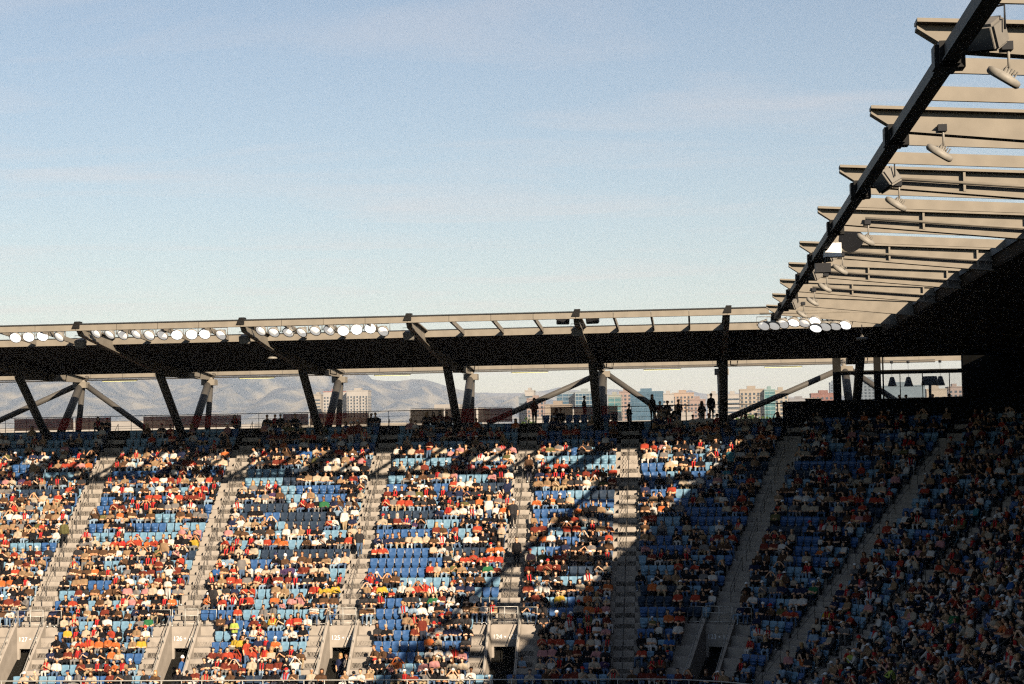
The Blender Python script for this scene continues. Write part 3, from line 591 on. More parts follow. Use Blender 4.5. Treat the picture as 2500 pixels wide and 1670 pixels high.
def seated(lean, arms, spread, w=1.0, turn=0.0):
    hip = (0, 0.10, 0.51); sh = (0, 0.13-lean, 0.95-lean*0.4); nk = (0, sh[1]-0.02, sh[2]+0.07); hd = (turn*0.04, sh[1]-0.05-lean*0.2, sh[2]+0.20)
    b = torso(hip, sh, nk, hd, w)
    lg = [((0.09, 0.08, 0.53), (0.10+spread, -0.34, 0.52), 0.095*w, 0.068, 2), ((0.10+spread, -0.34, 0.52), (0.10+spread*1.1, -0.32, 0.10), 0.062, 0.045, 2), ((0.10+spread*1.1, -0.30, 0.05), (0.11+spread*1.2, -0.46, 0.045), 0.045, 0.04, 3)]
    if arms == 'lap': ar = [((0.19*w, sh[1], sh[2]-0.06), (0.245*w, sh[1]-0.10, sh[2]-0.32), 0.058, 0.048, 1), ((0.245*w, sh[1]-0.10, sh[2]-0.32), (0.10, -0.16, 0.66), 0.046, 0.036, 'F'), ((0.10, -0.16, 0.66), (0.05, -0.22, 0.65), 0.038, 0.03, 0)]
    elif arms == 'knees': ar = [((0.19*w, sh[1], sh[2]-0.06), (0.26*w, sh[1]-0.20, sh[2]-0.30), 0.058, 0.048, 1), ((0.26*w, sh[1]-0.20, sh[2]-0.30), (0.13, -0.33, 0.65), 0.046, 0.036, 'F'), ((0.13, -0.33, 0.65), (0.07, -0.38, 0.62), 0.038, 0.03, 0)]
    elif arms == 'phone': ar = [((0.19*w, sh[1], sh[2]-0.06), (0.24*w, sh[1]-0.16, sh[2]-0.30), 0.058, 0.048, 1), ((0.24*w, sh[1]-0.16, sh[2]-0.30), (0.07, sh[1]-0.33, sh[2]-0.12), 0.046, 0.036, 'F'), ((0.07, sh[1]-0.33, sh[2]-0.12), (0.02, sh[1]-0.35, sh[2]-0.05), 0.036, 0.03, 0)]
    elif arms == 'brow': ar = [((0.19*w, sh[1], sh[2]-0.06), (0.31*w, sh[1]-0.14, sh[2]-0.08), 0.058, 0.046, 1), ((0.31*w, sh[1]-0.14, sh[2]-0.08), (0.10, sh[1]-0.14, sh[2]+0.24), 0.044, 0.034, 'F'), ((0.10, sh[1]-0.14, sh[2]+0.24), (0.02, sh[1]-0.16, sh[2]+0.27), 0.034, 0.028, 0)]
    else: ar = [((0.19*w, sh[1], sh[2]-0.06), (0.23*w, sh[1]-0.10, sh[2]-0.30), 0.06, 0.05, 1), ((0.23*w, sh[1]-0.10, sh[2]-0.30), (-0.02, sh[1]-0.22, sh[2]-0.24), 0.048, 0.04, 'F'), ((-0.02, sh[1]-0.22, sh[2]-0.24), (-0.09, sh[1]-0.20, sh[2]-0.22), 0.04, 0.03, 0)]
    return b+mirror(lg)+mirror(ar), hd
def standing(stride, arms, w=1.0):
    hip = (0, 0, 0.92); sh = (0, 0.0, 1.42); nk = (0, -0.01, 1.50); hd = (0, -0.03, 1.63); b = torso(hip, sh, nk, hd, w)
    for s_ in (-1, 1):
        y = stride*s_; b += [((s_*0.09, 0, 0.90), (s_*0.10, y*0.5-0.03, 0.48), 0.105*w, 0.068, 2), ((s_*0.10, y*0.5-0.03, 0.48), (s_*0.10, y, 0.10), 0.062, 0.045, 2), ((s_*0.10, y, 0.05), (s_*0.115, y-0.17, 0.045), 0.045, 0.04, 3)]
    if arms == 'down': ar = [((0.19*w, 0, 1.36), (0.26*w, 0.03, 1.08), 0.058, 0.048, 1), ((0.26*w, 0.03, 1.08), (0.25*w, -0.06, 0.84), 0.046, 0.036, 'F'), ((0.25*w, -0.06, 0.84), (0.24*w, -0.08, 0.76), 0.038, 0.03, 0)]
    else: ar = [((0.19*w, 0, 1.36), (0.27*w, -0.02, 1.10), 0.058, 0.048, 1), ((0.27*w, -0.02, 1.10), (0.08, -0.22, 1.12), 0.046, 0.036, 'F'), ((0.08, -0.22, 1.12), (0.02, -0.24, 1.14), 0.036, 0.03, 0)]
    return b+mirror(ar), hd
POSES = [seated(0.0, 'lap', 0.02, 1.1), seated(0.16, 'knees', 0.06, 1.18), seated(0.03, 'phone', 0.0, 1.02), seated(-0.03, 'fold', 0.05, 1.15), seated(0.08, 'lap', 0.09, 1.24), seated(0.05, 'brow', 0.03, 1.08), seated(0.22, 'knees', 0.02, 1.05), seated(0.02, 'lap', -0.02, 0.98), standing(0.0, 'down'), standing(0.16, 'down', 1.05), standing(0.0, 'hold', 0.95)]
NSEAT = 8
FIG = []
for pi, (bones, hd) in enumerate(POSES):
    res = []
    for short in (0, 1):
        bb = [(p, q, r0, r1, (0 if short else 1) if z == 'F' else z) for p, q, r0, r1, z in bones]
        if short == 0: geo = figure('body', bb, (900, 260)); res.append(geo)
        else:                                   # same skin, forearms bare
            outs = []
            for vs, fs, zone in geo:
                cen = np.array([vs[f].mean(0) for f in fs]); best = np.full(len(fs), 1e9); zn = np.zeros(len(fs), int)
                for p, q, r0, r1, z in bb:
                    p, q = np.array(p), np.array(q); d = q-p; t = np.clip(((cen-p)@d)/(d@d), 0, 1); dist = np.linalg.norm(cen-(p+t[:, None]*d), axis=1)-(r0+(r1-r0)*t); k = dist < best; best[k] = dist[k]; zn[k] = z
                outs.append((vs, fs, zn))
            res.append(outs)
    FIG.append((res, hd))
# headwear around the head centre: short hair, long hair, cap, bobble hat
def head_geo(kind):
    mb = MB(); n = 10; vs = []; HS = 0.93
    rings = {'short': [(0.0, 0.150), (0.065, 0.138), (0.102, 0.095), (0.112, 0.04), (0.106, -0.01)], 'long': [(0.0, 0.152), (0.068, 0.14), (0.108, 0.095), (0.118, 0.03), (0.118, -0.06), (0.125, -0.15), (0.115, -0.22)], 'cap': [(0.0, 0.158), (0.06, 0.150), (0.104, 0.105), (0.116, 0.045)], 'hat': [(0.0, 0.20), (0.05, 0.185), (0.10, 0.12), (0.118, 0.05), (0.12, 0.02)]}[kind]
    for r, z in rings:
        for k in range(n):
            t = 2*math.pi*k/n; x, y = r*math.cos(t), r*math.sin(t)*1.12+0.012
            if kind in ('short', 'long') and y < -0.055 and z < 0.07: y = -0.055+ (0.03 if kind == 'long' else 0.05); x *= 0.97          # face stays open
            vs.append((x*HS, y*HS, z*HS))
    mb.add(vs, [(i*n+k, (i+1)*n+k, (i+1)*n+(k+1) % n, i*n+(k+1) % n) for i in range(len(rings)-1) for k in range(n)], 0, True)
    if kind == 'cap': mb.hexa([(-0.085, -0.095, 0.045), (0.085, -0.095, 0.045), (0.085, -0.08, 0.058), (-0.085, -0.08, 0.058)], [(-0.06, -0.20, 0.028), (0.06, -0.20, 0.028), (0.06, -0.20, 0.038), (-0.06, -0.20, 0.038)])
    return mb
HEADS = {k: head_geo(k) for k in ('short', 'long', 'cap', 'hat')}
SCARF = MB()
for s_ in (-1, 1): SCARF.hexa([(s_*0.05, -0.10, -0.13), (s_*0.12, -0.05, -0.13), (s_*0.12, 0.10, -0.12), (s_*0.03, 0.10, -0.12)], [(s_*0.035, -0.135, -0.55), (s_*0.10, -0.125, -0.55), (s_*0.10, -0.05, -0.55), (s_*0.035, -0.05, -0.55)])
TOPS = {'white': (0.50, 0.46, 0.41), 'cream': (0.36, 0.29, 0.21), 'black': (0.010, 0.009, 0.010), 'charcoal': (0.028, 0.026, 0.027), 'red': (0.30, 0.042, 0.022), 'maroon': (0.13, 0.026, 0.016), 'orange': (0.40, 0.10, 0.028), 'grey': (0.15, 0.135, 0.125), 'tan': (0.23, 0.145, 0.08), 'brown': (0.075, 0.04, 0.022), 'navy': (0.016, 0.02, 0.045), 'blue': (0.03, 0.085, 0.22), 'teal': (0.05, 0.17, 0.20), 'green': (0.025, 0.11, 0.045), 'olive': (0.10, 0.09, 0.035), 'yellow': (0.38, 0.25, 0.03), 'pink': (0.38, 0.17, 0.16), 'purple': (0.06, 0.035, 0.08), 'lime': (0.32, 0.38, 0.07), 'pale blue': (0.20, 0.27, 0.34)}
TOPW = {'white': 15, 'cream': 11, 'black': 23, 'charcoal': 8, 'red': 9, 'maroon': 9, 'orange': 2.2, 'grey': 7, 'tan': 9, 'brown': 11, 'navy': 5, 'blue': 0.8, 'teal': 0.4, 'green': 0.6, 'olive': 2, 'yellow': 0.5, 'pink': 3, 'purple': 0.8, 'lime': 0.15, 'pale blue': 0.8}
LEGS = {'black': (0.014, 0.014, 0.016), 'jeans': (0.07, 0.11, 0.18), 'pale jeans': (0.20, 0.27, 0.34), 'khaki': (0.30, 0.22, 0.13), 'dark': (0.03, 0.032, 0.045), 'grey': (0.16, 0.15, 0.14), 'pale': (0.48, 0.44, 0.40)}
LEGW = [26, 22, 10, 9, 18, 8, 5]
SKINS = [(0.60, 0.33, 0.19), (0.52, 0.27, 0.145), (0.42, 0.20, 0.10), (0.22, 0.10, 0.05), (0.64, 0.39, 0.25)]
HAIRS = {'black': (0.012, 0.009, 0.008), 'dark brown': (0.035, 0.018, 0.010), 'brown': (0.10, 0.045, 0.02), 'fair': (0.34, 0.20, 0.08), 'grey': (0.30, 0.28, 0.26)}
CAPS = {'white': (0.72, 0.69, 0.65), 'red': (0.42, 0.03, 0.025), 'black': (0.015, 0.015, 0.017), 'navy': (0.025, 0.03, 0.07)}
PAL, PALI = [], {}
for grp, dct in (('top', TOPS), ('leg', LEGS), ('hair', HAIRS), ('cap', CAPS)):
    for k, c in dct.items(): PALI[(grp, k)] = len(PAL); PAL.append(mat(grp+'_'+k.replace(' ', '_'), c, 0.85 if grp != 'hair' else 0.5, var=0.13 if grp in ('top', 'leg') else 0.0, scale=7))
for i, c in enumerate(SKINS): PALI[('skin', i)] = len(PAL); PAL.append(mat('skin_%d' % i, c, 0.55))
PALI['shoe'] = len(PAL); PAL.append(mat('shoe_dark', (0.05, 0.045, 0.045), 0.7)); PALI['shoe_w'] = len(PAL); PAL.append(mat('shoe_white', (0.6, 0.58, 0.55), 0.7))
PALI['scarf'] = len(PAL); PAL.append(mat('red_scarf', (0.40, 0.025, 0.025), 0.9))
def pick(d, wts): return random.choices(list(d), wts)[0]
def new_person(top=None, standing_=False):
    p = {}
    p['pose'] = random.randrange(NSEAT, len(POSES)) if standing_ else random.choices(range(NSEAT), [20, 14, 10, 12, 12, 5, 8, 14])[0]
    p['short'] = random.random() < 0.68; p['top'] = top or random.choices(list(TOPW), list(TOPW.values()))[0]; p['leg'] = pick(LEGS, LEGW)
    p['skin'] = random.choices(range(5), [26, 26, 18, 8, 22])[0]; p['head'] = random.choices(['short', 'long', 'cap', 'hat'], [46, 28, 23, 3])[0]
    p['hc'] = pick(CAPS, [46, 18, 24, 12]) if p['head'] in ('cap', 'hat') else pick(HAIRS, [38, 30, 16, 10, 6])
    p['scarf'] = random.random() < 0.13; p['shoe'] = 'shoe_w' if random.random() < 0.35 else 'shoe'; p['h'] = random.uniform(0.93, 1.04) if random.random() > 0.05 else 0.74
    p['turn'] = random.gauss(0, 0.32); p['tilt'] = (random.gauss(0, 0.05), random.gauss(0, 0.07)); return p
BODY_CACHE, HEAD_CACHE = {}, {}
def body_mesh(pose, short):
    k = (pose, short)
    if k not in BODY_CACHE:
        vs, fs, zn = FIG[pose][0][int(short)][0]; me = bpy.data.meshes.new('body'); me.from_pydata([tuple(v) for v in vs], [], fs)
        for i in range(4): me.materials.append(PAL[0])
        me.polygons.foreach_set('material_index', zn); me.polygons.foreach_set('use_smooth', [True]*len(fs)); me.update(); BODY_CACHE[k] = me
    return BODY_CACHE[k]
def head_mesh(kind):
    if kind not in HEAD_CACHE: HEAD_CACHE[kind] = (SCARF if kind == 'scarf' else HEADS[kind]).mesh({'short': 'hair', 'long': 'hair', 'cap': 'cap', 'hat': 'hat', 'scarf': 'scarf'}[kind], PAL[0])
    return HEAD_CACHE[kind]
def setm(o, i, m): o.material_slots[i].link = 'OBJECT'; o.material_slots[i].material = m
def add_person(p, loc, rot, label, grp):
    o = bpy.data.objects.new('person', body_mesh(p['pose'], p['short'])); COL.objects.link(o); o.location = loc; o.rotation_euler = (*p['tilt'], rot+p['turn']); o.scale = (p['h'],)*3
    for i, m in enumerate((PALI[('skin', p['skin'])], PALI[('top', p['top'])], PALI[('leg', p['leg'])], PALI[p['shoe']])): setm(o, i, PAL[m])
    prop(o, label, 'person', grp); hd = FIG[p['pose']][1]
    h = link({'short': 'hair', 'long': 'hair', 'cap': 'cap', 'hat': 'hat'}[p['head']], head_mesh(p['head']), o, hd); setm(h, 0, PAL[PALI[('cap' if p['head'] in ('cap', 'hat') else 'hair', p['hc'])]])
    if p['scarf']: q = link('scarf', head_mesh('scarf'), o, hd); setm(q, 0, PAL[PALI['scarf']])
    return o
class Mass:                                          # joins very many small figures into one mesh
    def __init__(s): s.v, s.f, s.m, s.n = [], [], [], 0
    def add(s, vs, tris, mi, loc, rot, sc=1.0, tilt=(0, 0)):
        vs = vs+np.stack([vs[:, 2]*tilt[1], -vs[:, 2]*tilt[0], np.zeros(len(vs))], 1)
        c, sn = math.cos(rot), math.sin(rot); R_ = np.array([[c, sn, 0], [-sn, c, 0], [0, 0, 1]])
        s.v.append((vs*sc)@R_+np.array(loc)); s.f.append(tris+s.n); s.m.append(mi); s.n += len(vs)
    def obj(s, name, mats, smooth=True):
        v = np.concatenate(s.v).astype(np.float32); f = np.concatenate(s.f).astype(np.int32); m = np.concatenate(s.m).astype(np.int32)
        me = bpy.data.meshes.new(name); me.vertices.add(len(v)); me.vertices.foreach_set('co', v.ravel()); me.loops.add(len(f)*3); me.loops.foreach_set('vertex_index', f.ravel())
        me.polygons.add(len(f)); me.polygons.foreach_set('loop_start', np.arange(len(f), dtype=np.int32)*3); me.polygons.foreach_set('loop_total', np.full(len(f), 3, np.int32))
        for q in mats: me.materials.append(q)
        me.polygons.foreach_set('material_index', m); me.polygons.foreach_set('use_smooth', np.full(len(f), smooth)); me.update(); me.validate()
        return link(name, me)
def tri(mbv, mbf):
    t = []
    for f in mbf:
        for i in range(1, len(f)-1): t.append((f[0], f[i], f[i+1]))
    return np.array(mbv, float), np.array(t, int)
LOD = {}
for pi in range(len(POSES)):
    for sh in (0, 1):
        vs, fs, zn = FIG[pi][0][sh][1]; t, z = [], []
        for f, q in zip(fs, zn):
            for i in range(1, len(f)-1): t.append((f[0], f[i], f[i+1])); z.append(q)
        LOD[(pi, sh)] = (vs, np.array(t), np.array(z))
HLOD = {k: tri(h.v, h.f) for k, h in HEADS.items()}; SLOD = tri(SCARF.v, SCARF.f)
def mass_person(M, p, loc, rot):
    rot = rot+p['turn']; vs, t, z = LOD[(p['pose'], int(p['short']))]; lut = np.array([PALI[('skin', p['skin'])], PALI[('top', p['top'])], PALI[('leg', p['leg'])], PALI[p['shoe']]])
    M.add(vs, t, lut[z], loc, rot, p['h'], p['tilt']); hd = np.array(FIG[p['pose']][1]); hv, ht = HLOD[p['head']]
    M.add(hv+hd, ht, np.full(len(ht), PALI[('cap' if p['head'] in ('cap', 'hat') else 'hair', p['hc'])]), loc, rot, p['h'], p['tilt'])
    if p['scarf']: M.add(SLOD[0]+hd, SLOD[1], np.full(len(SLOD[1]), PALI['scarf']), loc, rot, p['h'], p['tilt'])

# runs of empty seats as the photograph shows them: x0, x1, y0, y1 in its pixels, colour
EMPTY = [(28,70,1147,1160,'m'),(116,178,1161,1178,'l'),(58,158,1204,1221,'n'),(238,275,1225,1242,'m'),(371,427,1263,1283,'l'),(216,244,1288,1305,'m'),(324,400,1285,1304,'m'),(399,432,1285,1304,'l'),(219,277,1308,1325,'l'),(310,430,1305,1325,'l'),(460,515,1284,1300,'l'),(28,103,1331,1350,'l'),(103,142,1331,1350,'m'),(246,286,1374,1391,'l'),(213,266,1418,1435,'m'),(502,522,1222,1241,'m'),(522,539,1222,1241,'l'),(482,529,1241,1261,'n'),(454,493,1352,1371,'n'),(482,501,1327,1344,'m'),(277,377,1161,1175,'m'),
 (606,683,1157,1172,'l'),(683,730,1157,1172,'n'),(689,725,1197,1214,'l'),(727,838,1196,1213,'m'),(600,711,1241,1258,'n'),(653,705,1260,1274,'m'),(708,788,1260,1277,'n'),(702,794,1280,1296,'n'),(794,849,1300,1316,'l'),(708,747,1323,1341,'l'),(642,841,1346,1363,'n'),(841,858,1346,1363,'m'),(617,669,1368,1385,'m'),(810,849,1389,1404,'l'),(633,669,1434,1452,'l'),(716,752,1434,1452,'l'),(957,1107,1129,1143,'l'),(947,985,1172,1188,'l'),(1123,1200,1168,1183,'l'),(1176,1248,1188,1205,'n'),(946,990,1192,1205,'m'),(1060,1095,1192,1205,'m'),(930,1068,1255,1271,'n'),(1048,1120,1274,1288,'l'),(921,1043,1298,1313,'m'),(1120,1156,1294,1316,'l'),(954,1040,1341,1360,'m'),(1115,1184,1341,1357,'n'),(907,1087,1364,1382,'m'),(896,1026,1386,1404,'m'),(979,1098,1408,1426,'l'),(1178,1223,1407,1424,'l'),
 (1327,1516,1122,1141,'l'),(1300,1375,1206,1222,'m'),(1375,1432,1206,1222,'l'),(1432,1490,1206,1222,'n'),(1413,1510,1224,1241,'m'),(1291,1400,1249,1263,'m'),(1471,1507,1268,1280,'n'),(1330,1365,1291,1305,'l'),(1410,1440,1291,1305,'l'),(1369,1405,1313,1328,'m'),(1286,1325,1336,1357,'l'),(1325,1360,1336,1357,'m'),(1563,1618,1139,1158,'m'),(1563,1618,1161,1177,'m'),(1646,1704,1205,1219,'l'),(1640,1679,1222,1241,'m'),(1604,1643,1263,1282,'l'),(1383,1441,1378,1388,'n'),(1363,1419,1404,1418,'l'),(1660,1765,1244,1260,'m'),(1695,1842,1266,1283,'m'),(1582,1654,1377,1388,'l'),(1610,1668,1330,1345,'m'),
 (138,177,1440,1457,'l'),(128,147,1464,1481,'m'),(205,228,1464,1481,'l'),(270,290,1462,1481,'l'),(187,224,1532,1547,'l'),(272,336,1530,1547,'l'),(309,351,1602,1621,'m'),(145,185,1628,1645,'l'),(83,123,1652,1668,'l'),(627,665,1458,1477,'l'),(597,637,1483,1500,'l'),(669,763,1481,1498,'l'),(497,576,1483,1500,'m'),(529,567,1506,1523,'m'),(588,648,1504,1523,'m'),(735,776,1504,1519,'m'),(571,612,1528,1545,'m'),(518,556,1553,1572,'l'),(650,688,1553,1568,'m'),(510,550,1579,1592,'m'),(688,748,1577,1596,'l'),(1181,1221,1428,1447,'m'),(1177,1215,1451,1468,'l'),(949,987,1455,1472,'m'),(921,981,1479,1498,'m'),(917,955,1502,1519,'m'),(917,977,1526,1540,'m'),(955,998,1549,1566,'m'),(906,1038,1572,1590,'m'),(1085,1126,1572,1590,'m'),(968,1013,1596,1613,'m'),(983,1028,1621,1638,'l'),(1334,1400,1496,1511,'m'),
 (1890,2000,1130,1145,'m'),(2000,2120,1130,1145,'m'),(1900,1960,1262,1276,'m'),(1945,2000,1308,1325,'m'),(1930,1995,1330,1346,'m'),(1985,2020,1352,1370,'m'),(1910,1965,1378,1392,'l'),(2120,2160,1262,1275,'m'),(2230,2330,1290,1302,'m'),(2215,2280,1420,1432,'m'),(1860,1950,1282,1292,'n'),(1500,1630,1470,1480,'n'),(1500,1640,1492,1505,'m')]
# tops that stand out in the photograph: x, y, colour
SPECIAL = [(1490,1315,'red'),(1195,1388,'green'),(1320,1318,'orange'),(160,1285,'olive'),(155,1150,'red'),(560,1110,'orange'),(505,1178,'red'),(240,1455,'brown'),(285,1580,'orange'),(335,1580,'yellow'),(230,1460,'red'),(190,1575,'red'),(570,1430,'red'),(785,1450,'yellow'),(940,1445,'yellow'),(1060,1470,'green'),(910,1410,'teal'),(565,1555,'lime'),(360,1525,'green'),(700,1465,'pink'),(470,1340,'yellow'),(805,1280,'red'),(830,1280,'white'),(680,1325,'orange'),(745,1105,'blue'),(675,1570,'orange'),(715,1575,'green'),(975,1640,'orange'),(1030,1250,'white'),(430,1150,'white'),(450,1245,'white'),(475,1245,'white'),(410,1320,'white'),(915,1350,'red'),(943,1350,'red'),(1410,1145,'pink'),(1350,1140,'red'),(1372,1140,'red'),(1010,1420,'red'),(1210,1355,'orange'),(2255,1545,'red'),(2030,1430,'orange'),(1180,1130,'white'),(1500,1195,'maroon'),(1570,1262,'red'),(1330,1575,'red'),(1345,1575,'red'),(520,1575,'charcoal'),(600,1615,'red'),(560,1605,'red'),(500,1465,'orange'),(1280,1660,'navy')]
HEADRUN = [(235, 262), (568, 600), (645, 735), (895, 925), (1040, 1105), (1345, 1370), (1610, 1660)]
seats = []                                           # (k, u, x, y, z, rot, sec, index)
SECNAME = []
def secs_for(k):
    r = row_r(k); L = []
    for i in range(len(AISLE_U)-1):
        u0, u1 = AISLE_U[i], AISLE_U[i+1]; h0 = h1 = HALF_A+0.06
        for pu, _ in PORTALS:
            if k >= KP and k < KBOT:
                if abs(pu-u0) < 1.2: h0 = HALF_P+0.08
                if abs(pu-u1) < 1.2: h1 = HALF_P+0.08
        if k == KBOT: h0 = h1 = 0.25
        if u0 < 0 < u1:                              # block that turns the corner
            a = du(-1, r, h0); b = du(5, r, h1); tot = (-u0-a)+math.radians(u1-b)*r; n = int(tot/0.49); st = (tot-n*0.49)/2
            pos = []
            for j in range(n):
                d = st+(j+0.5)*0.49; u = u0+a+d
                if u > 0: u = math.degrees(u/r)
                pos.append(u)
        elif 0 < u0 < 90 and u1 > 90:
            a = du(5, r, h0); l1 = math.radians(90-u0-a)*r; tot = l1+(u1-90-h1); n = int(tot/0.49); pos = []
            for j in range(n):
                d = (j+0.5)*0.49; pos.append(u0+a+math.degrees(d/r) if d < l1 else 90+d-l1)
        else:
            lin = u0 < 0 or u0 > 90; w0 = du(u0 if not lin else -1, r, h0); w1 = du(u1 if not lin else -1, r, h1); a, b = u0+w0, u1-w1
            tot = (b-a) if lin else math.radians(b-a)*r; n = int(tot/0.49+0.02); stp = du(u0 if not lin else -1, r, 0.49); a = a+((b-a)-n*stp)/2; pos = [a+(j+0.5)*stp for j in range(n)]
        L.append((i, pos))
    return L
for k in range(KTOP, KBOT+1):
    r, z = row_r(k), row_z(k)
    for i, pos in secs_for(k):
        if k == KTOP and i > 5: continue
        if k == KTOP: pos = [u for u in pos if any(p0 <= pix((*upos(u, r)[:2], z+0.62))[0] <= p1 for p0, p1 in HEADRUN+[(1275, 1505)])]
        for j, u in enumerate(pos):
            x, y, a = upos(u, r-0.02); px, py = pix((x, y, z+0.62))
            if -60 < px < 2600 and py < 1740: seats.append((k, u, x, y, z, a, i, j, len(pos), px, py))
bysec = {}
def status(s):
    k, u, x, y, z, a, i, j, n, px, py = s
    for x0, x1, y0, y1, c in EMPTY:
        ym = (y0+y1)/2
        if x0-3 <= px <= x1+3 and abs(py-ym) < 11.5: return c
    return None
blk = {}
def block_colour(k, i, j):
    q = (k, i, j//random.choice((3, 4, 5)))
    if q not in blk: blk[q] = random.choices('lmn', [48, 40, 12])[0]
    return blk[q]
people, empties, under = [], [], []; last_top = None
for s in seats:
    k, u, x, y, z, a, i, j, n, px, py = s; c = status(s)
    if c: empties.append((s, c)); continue
    occ = 0.98 if u < 0 else 0.68
    if 1500 < px < 2000 and u < 0: occ = 0.75
    if k <= 1 and u < 0: occ = 0.45 if k > KTOP else 0.0
    if k == KTOP: occ = 1.0 if any(p0 <= px <= p1 for p0, p1 in HEADRUN) else 0.0
    if k == KBOT: occ = 0.8
    top = None
    for sx, sy, c2 in SPECIAL:
        if abs(px-sx) < 11 and abs(py-sy) < 12: top = c2; occ = 1; break
    cc = block_colour(k, i, j)
    if top is None and random.random() < 0.24: top = last_top
    if random.random() < occ: p = new_person(top, random.random() < 0.012 and -3 < k < KBOT-1); last_top = p['top']; people.append((s, p)); under.append((s, cc))
    else: empties.append((s, cc))
# in the deep shade of the corner and the right stand nothing can be told apart, so the 300 nearest that stand in sunlight or half-light are single things
def key(e): s = e[0]; return math.dist((s[2], s[3], s[4]), (0, 0, 0))*(1.0 if s[9] < 1290+(1640-s[10])*1.06 else 1.4)
def vis(s): return 20 < s[9] < 2495 and s[10] < 1668 and s[6] <= 6
ps = sorted([e for e in people if vis(e[0])], key=key)[:262]; es = sorted([e for e in empties if vis(e[0])], key=key)[:300]
pid = {id(e) for e in ps}; eid = {id(e) for e in es}
DOOR = {0: ('left', 'leftmost'), 1: ('right', 'leftmost'), 2: ('right', 'second'), 3: ('right', 'third'), 4: ('right', 'fourth'), 5: ('left', 'shaded'), 6: ('right', 'shaded')}
def where(s):
    k, u, x, y, z, a, i, j, n, px, py = s; side, num = DOOR[i]; idx = j if side == 'right' else n-1-j
    rowt = 'front row' if k == KBOT else '%s row' % ORD[KBOT-k]
    return rowt, '%s seat %s of %s doorway' % (ORD[min(idx, 29)], side, num)
for e in ps:
    s, p = e; k, u, x, y, z, a, i, j, n, px, py = s; rowt, st = where(s)
    look = {'cap': '%s-capped person' % p['hc'], 'hat': 'person in %s hat' % p['hc']}.get(p['head'], 'person')
    if p['pose'] >= NSEAT: look = 'standing person'
    lab = '%s %s %s top, %s, %s' % (look, 'and' if 'hat' in look else 'in', p['top'], rowt, st)
    add_person(p, (x, y, z), a, lab, 'spectators seated in the stand')
MP = Mass()
for e in people:
    if id(e) not in pid: s, p = e; mass_person(MP, p, (s[2], s[3], s[4]), s[5])
prop(MP.obj('crowd', PAL), 'dense crowd of seated spectators filling the rows higher up and in shade', 'crowd', kind='stuff')
for e in es:
    s, c = e; rowt, st = where(s); o = empty('stadium_seat', (s[2], s[3], s[4]), s[5], 'empty %s folding seat, %s, %s' % (SNAME[c], rowt, st), 'seat', 'empty folding seats')
    link('backrest', SEAT_ME[c][0], o); link('seat_pan', SEAT_ME[c][1], o); link('bracket', SEAT_BR, o)
MS = Mass(); g = [tri(SB.v, SB.f), tri(SPn.v, SPn.f), tri(SBr.v, SBr.f)]; CI = {'l': 0, 'm': 1, 'n': 2}
for e in empties+under:
    if id(e) in eid: continue
    s, c = e
    for q, (vs, t) in enumerate(g): MS.add(vs, t, np.full(len(t), CI[c] if q < 2 else 3), (s[2], s[3], s[4]), s[5])
prop(MS.obj('seating', [SEATC['l'], SEATC['m'], SEATC['n'], M_BRKT]), 'blue folding seats in the further rows and under the crowd', 'seats', kind='stuff')
# people on their feet
def stander(x, y, Y, z, top, label, pose=None, head=None, hc=None, rot=0.0, leg='black', h=1.0):
    p = new_person(top, True); p['turn'] = 0; p['tilt'] = (0, 0); p['leg'] = leg; p['h'] = h; p['scarf'] = False
    if pose is not None: p['pose'] = pose
    if head: p['head'] = head; p['hc'] = hc
    q = at(x, y, Y); add_person(p, (q.x, q.y, z), rot, label, 'people standing or on the concourse')
def on_stairs(x, y, *a, **k):                         # feet at this pixel, on the slope
    for Yt in np.arange(93, 113, 0.05):
        P = at(x, y, float(Yt))
        if P.z <= Z0+(RI/TR)*(P.y-Y0)+0.1: stander(x, y, float(Yt), P.z, *a, **k); return
on_stairs(157, 1338, 'olive', 'person in olive jacket walking up the stairs above the leftmost doorway', 9, 'short', 'black', 3.1)
on_stairs(1254, 1290, 'charcoal', 'person in dark printed jacket coming down the stairs above the fourth doorway', 9, 'cap', 'white', 0.2)
on_stairs(1262, 1385, 'black', 'dark dressed person standing on the stairs just above the fourth doorway', 8, 'short', 'black', 0.3)
on_stairs(878, 1362, 'charcoal', 'person in dark top at the edge of the stairs above the third doorway', 9, 'short', 'dark brown', 0.2, 'jeans')
on_stairs(1292, 1178, 'brown', 'person in brown jacket high on the stairs above the fourth doorway', 8, 'long', 'black', 0.1, 'dark')
stander(445, 1640, 95.2, row_z(KBOT), 'blue', 'person in blue coat and white hat standing in the second doorway', 8, 'hat', 'white', 1.2, 'dark')
stander(845, 1640, 95.6, row_z(KBOT), 'grey', 'person in grey top and jeans standing in the third doorway', 10, 'short', 'brown', 1.3, 'jeans')
stander(832, 1640, 96.2, row_z(KBOT), 'navy', 'fair person in navy top inside the third doorway', 8, 'long', 'fair', 0.2, 'dark')
stander(1275, 1640, 95.0, row_z(KBOT), 'pale blue', 'person in pale blue top at the left foot of the fourth doorway', 10, 'cap', 'black', -0.4, 'pale')
stander(1427, 1030, 115.5, ZC, 'black', 'dark figure standing side on at the banner rail of the concourse', 8, 'short', 'black', 1.4)
stander(1305, 1040, 113.8, ZC-0.15, 'maroon', 'figure in red top standing before the long brace', 10, 'hat', 'black', 0.4)
stander(1358, 1030, 114.6, ZC-0.75, 'black', 'dark figure seated low in front of the brown banner', 10, 'long', 'black', 0.3)
stander(1536, 1030, 114.0, ZC-0.62, 'black', 'small dark figure leaning right beside the blue glass offices', 10, 'short', 'black', 2.2)
stander(1593, 1025, 115.2, ZC, 'black', 'dark long-haired figure standing left of the bar table', 8, 'long', 'black', 0.6)
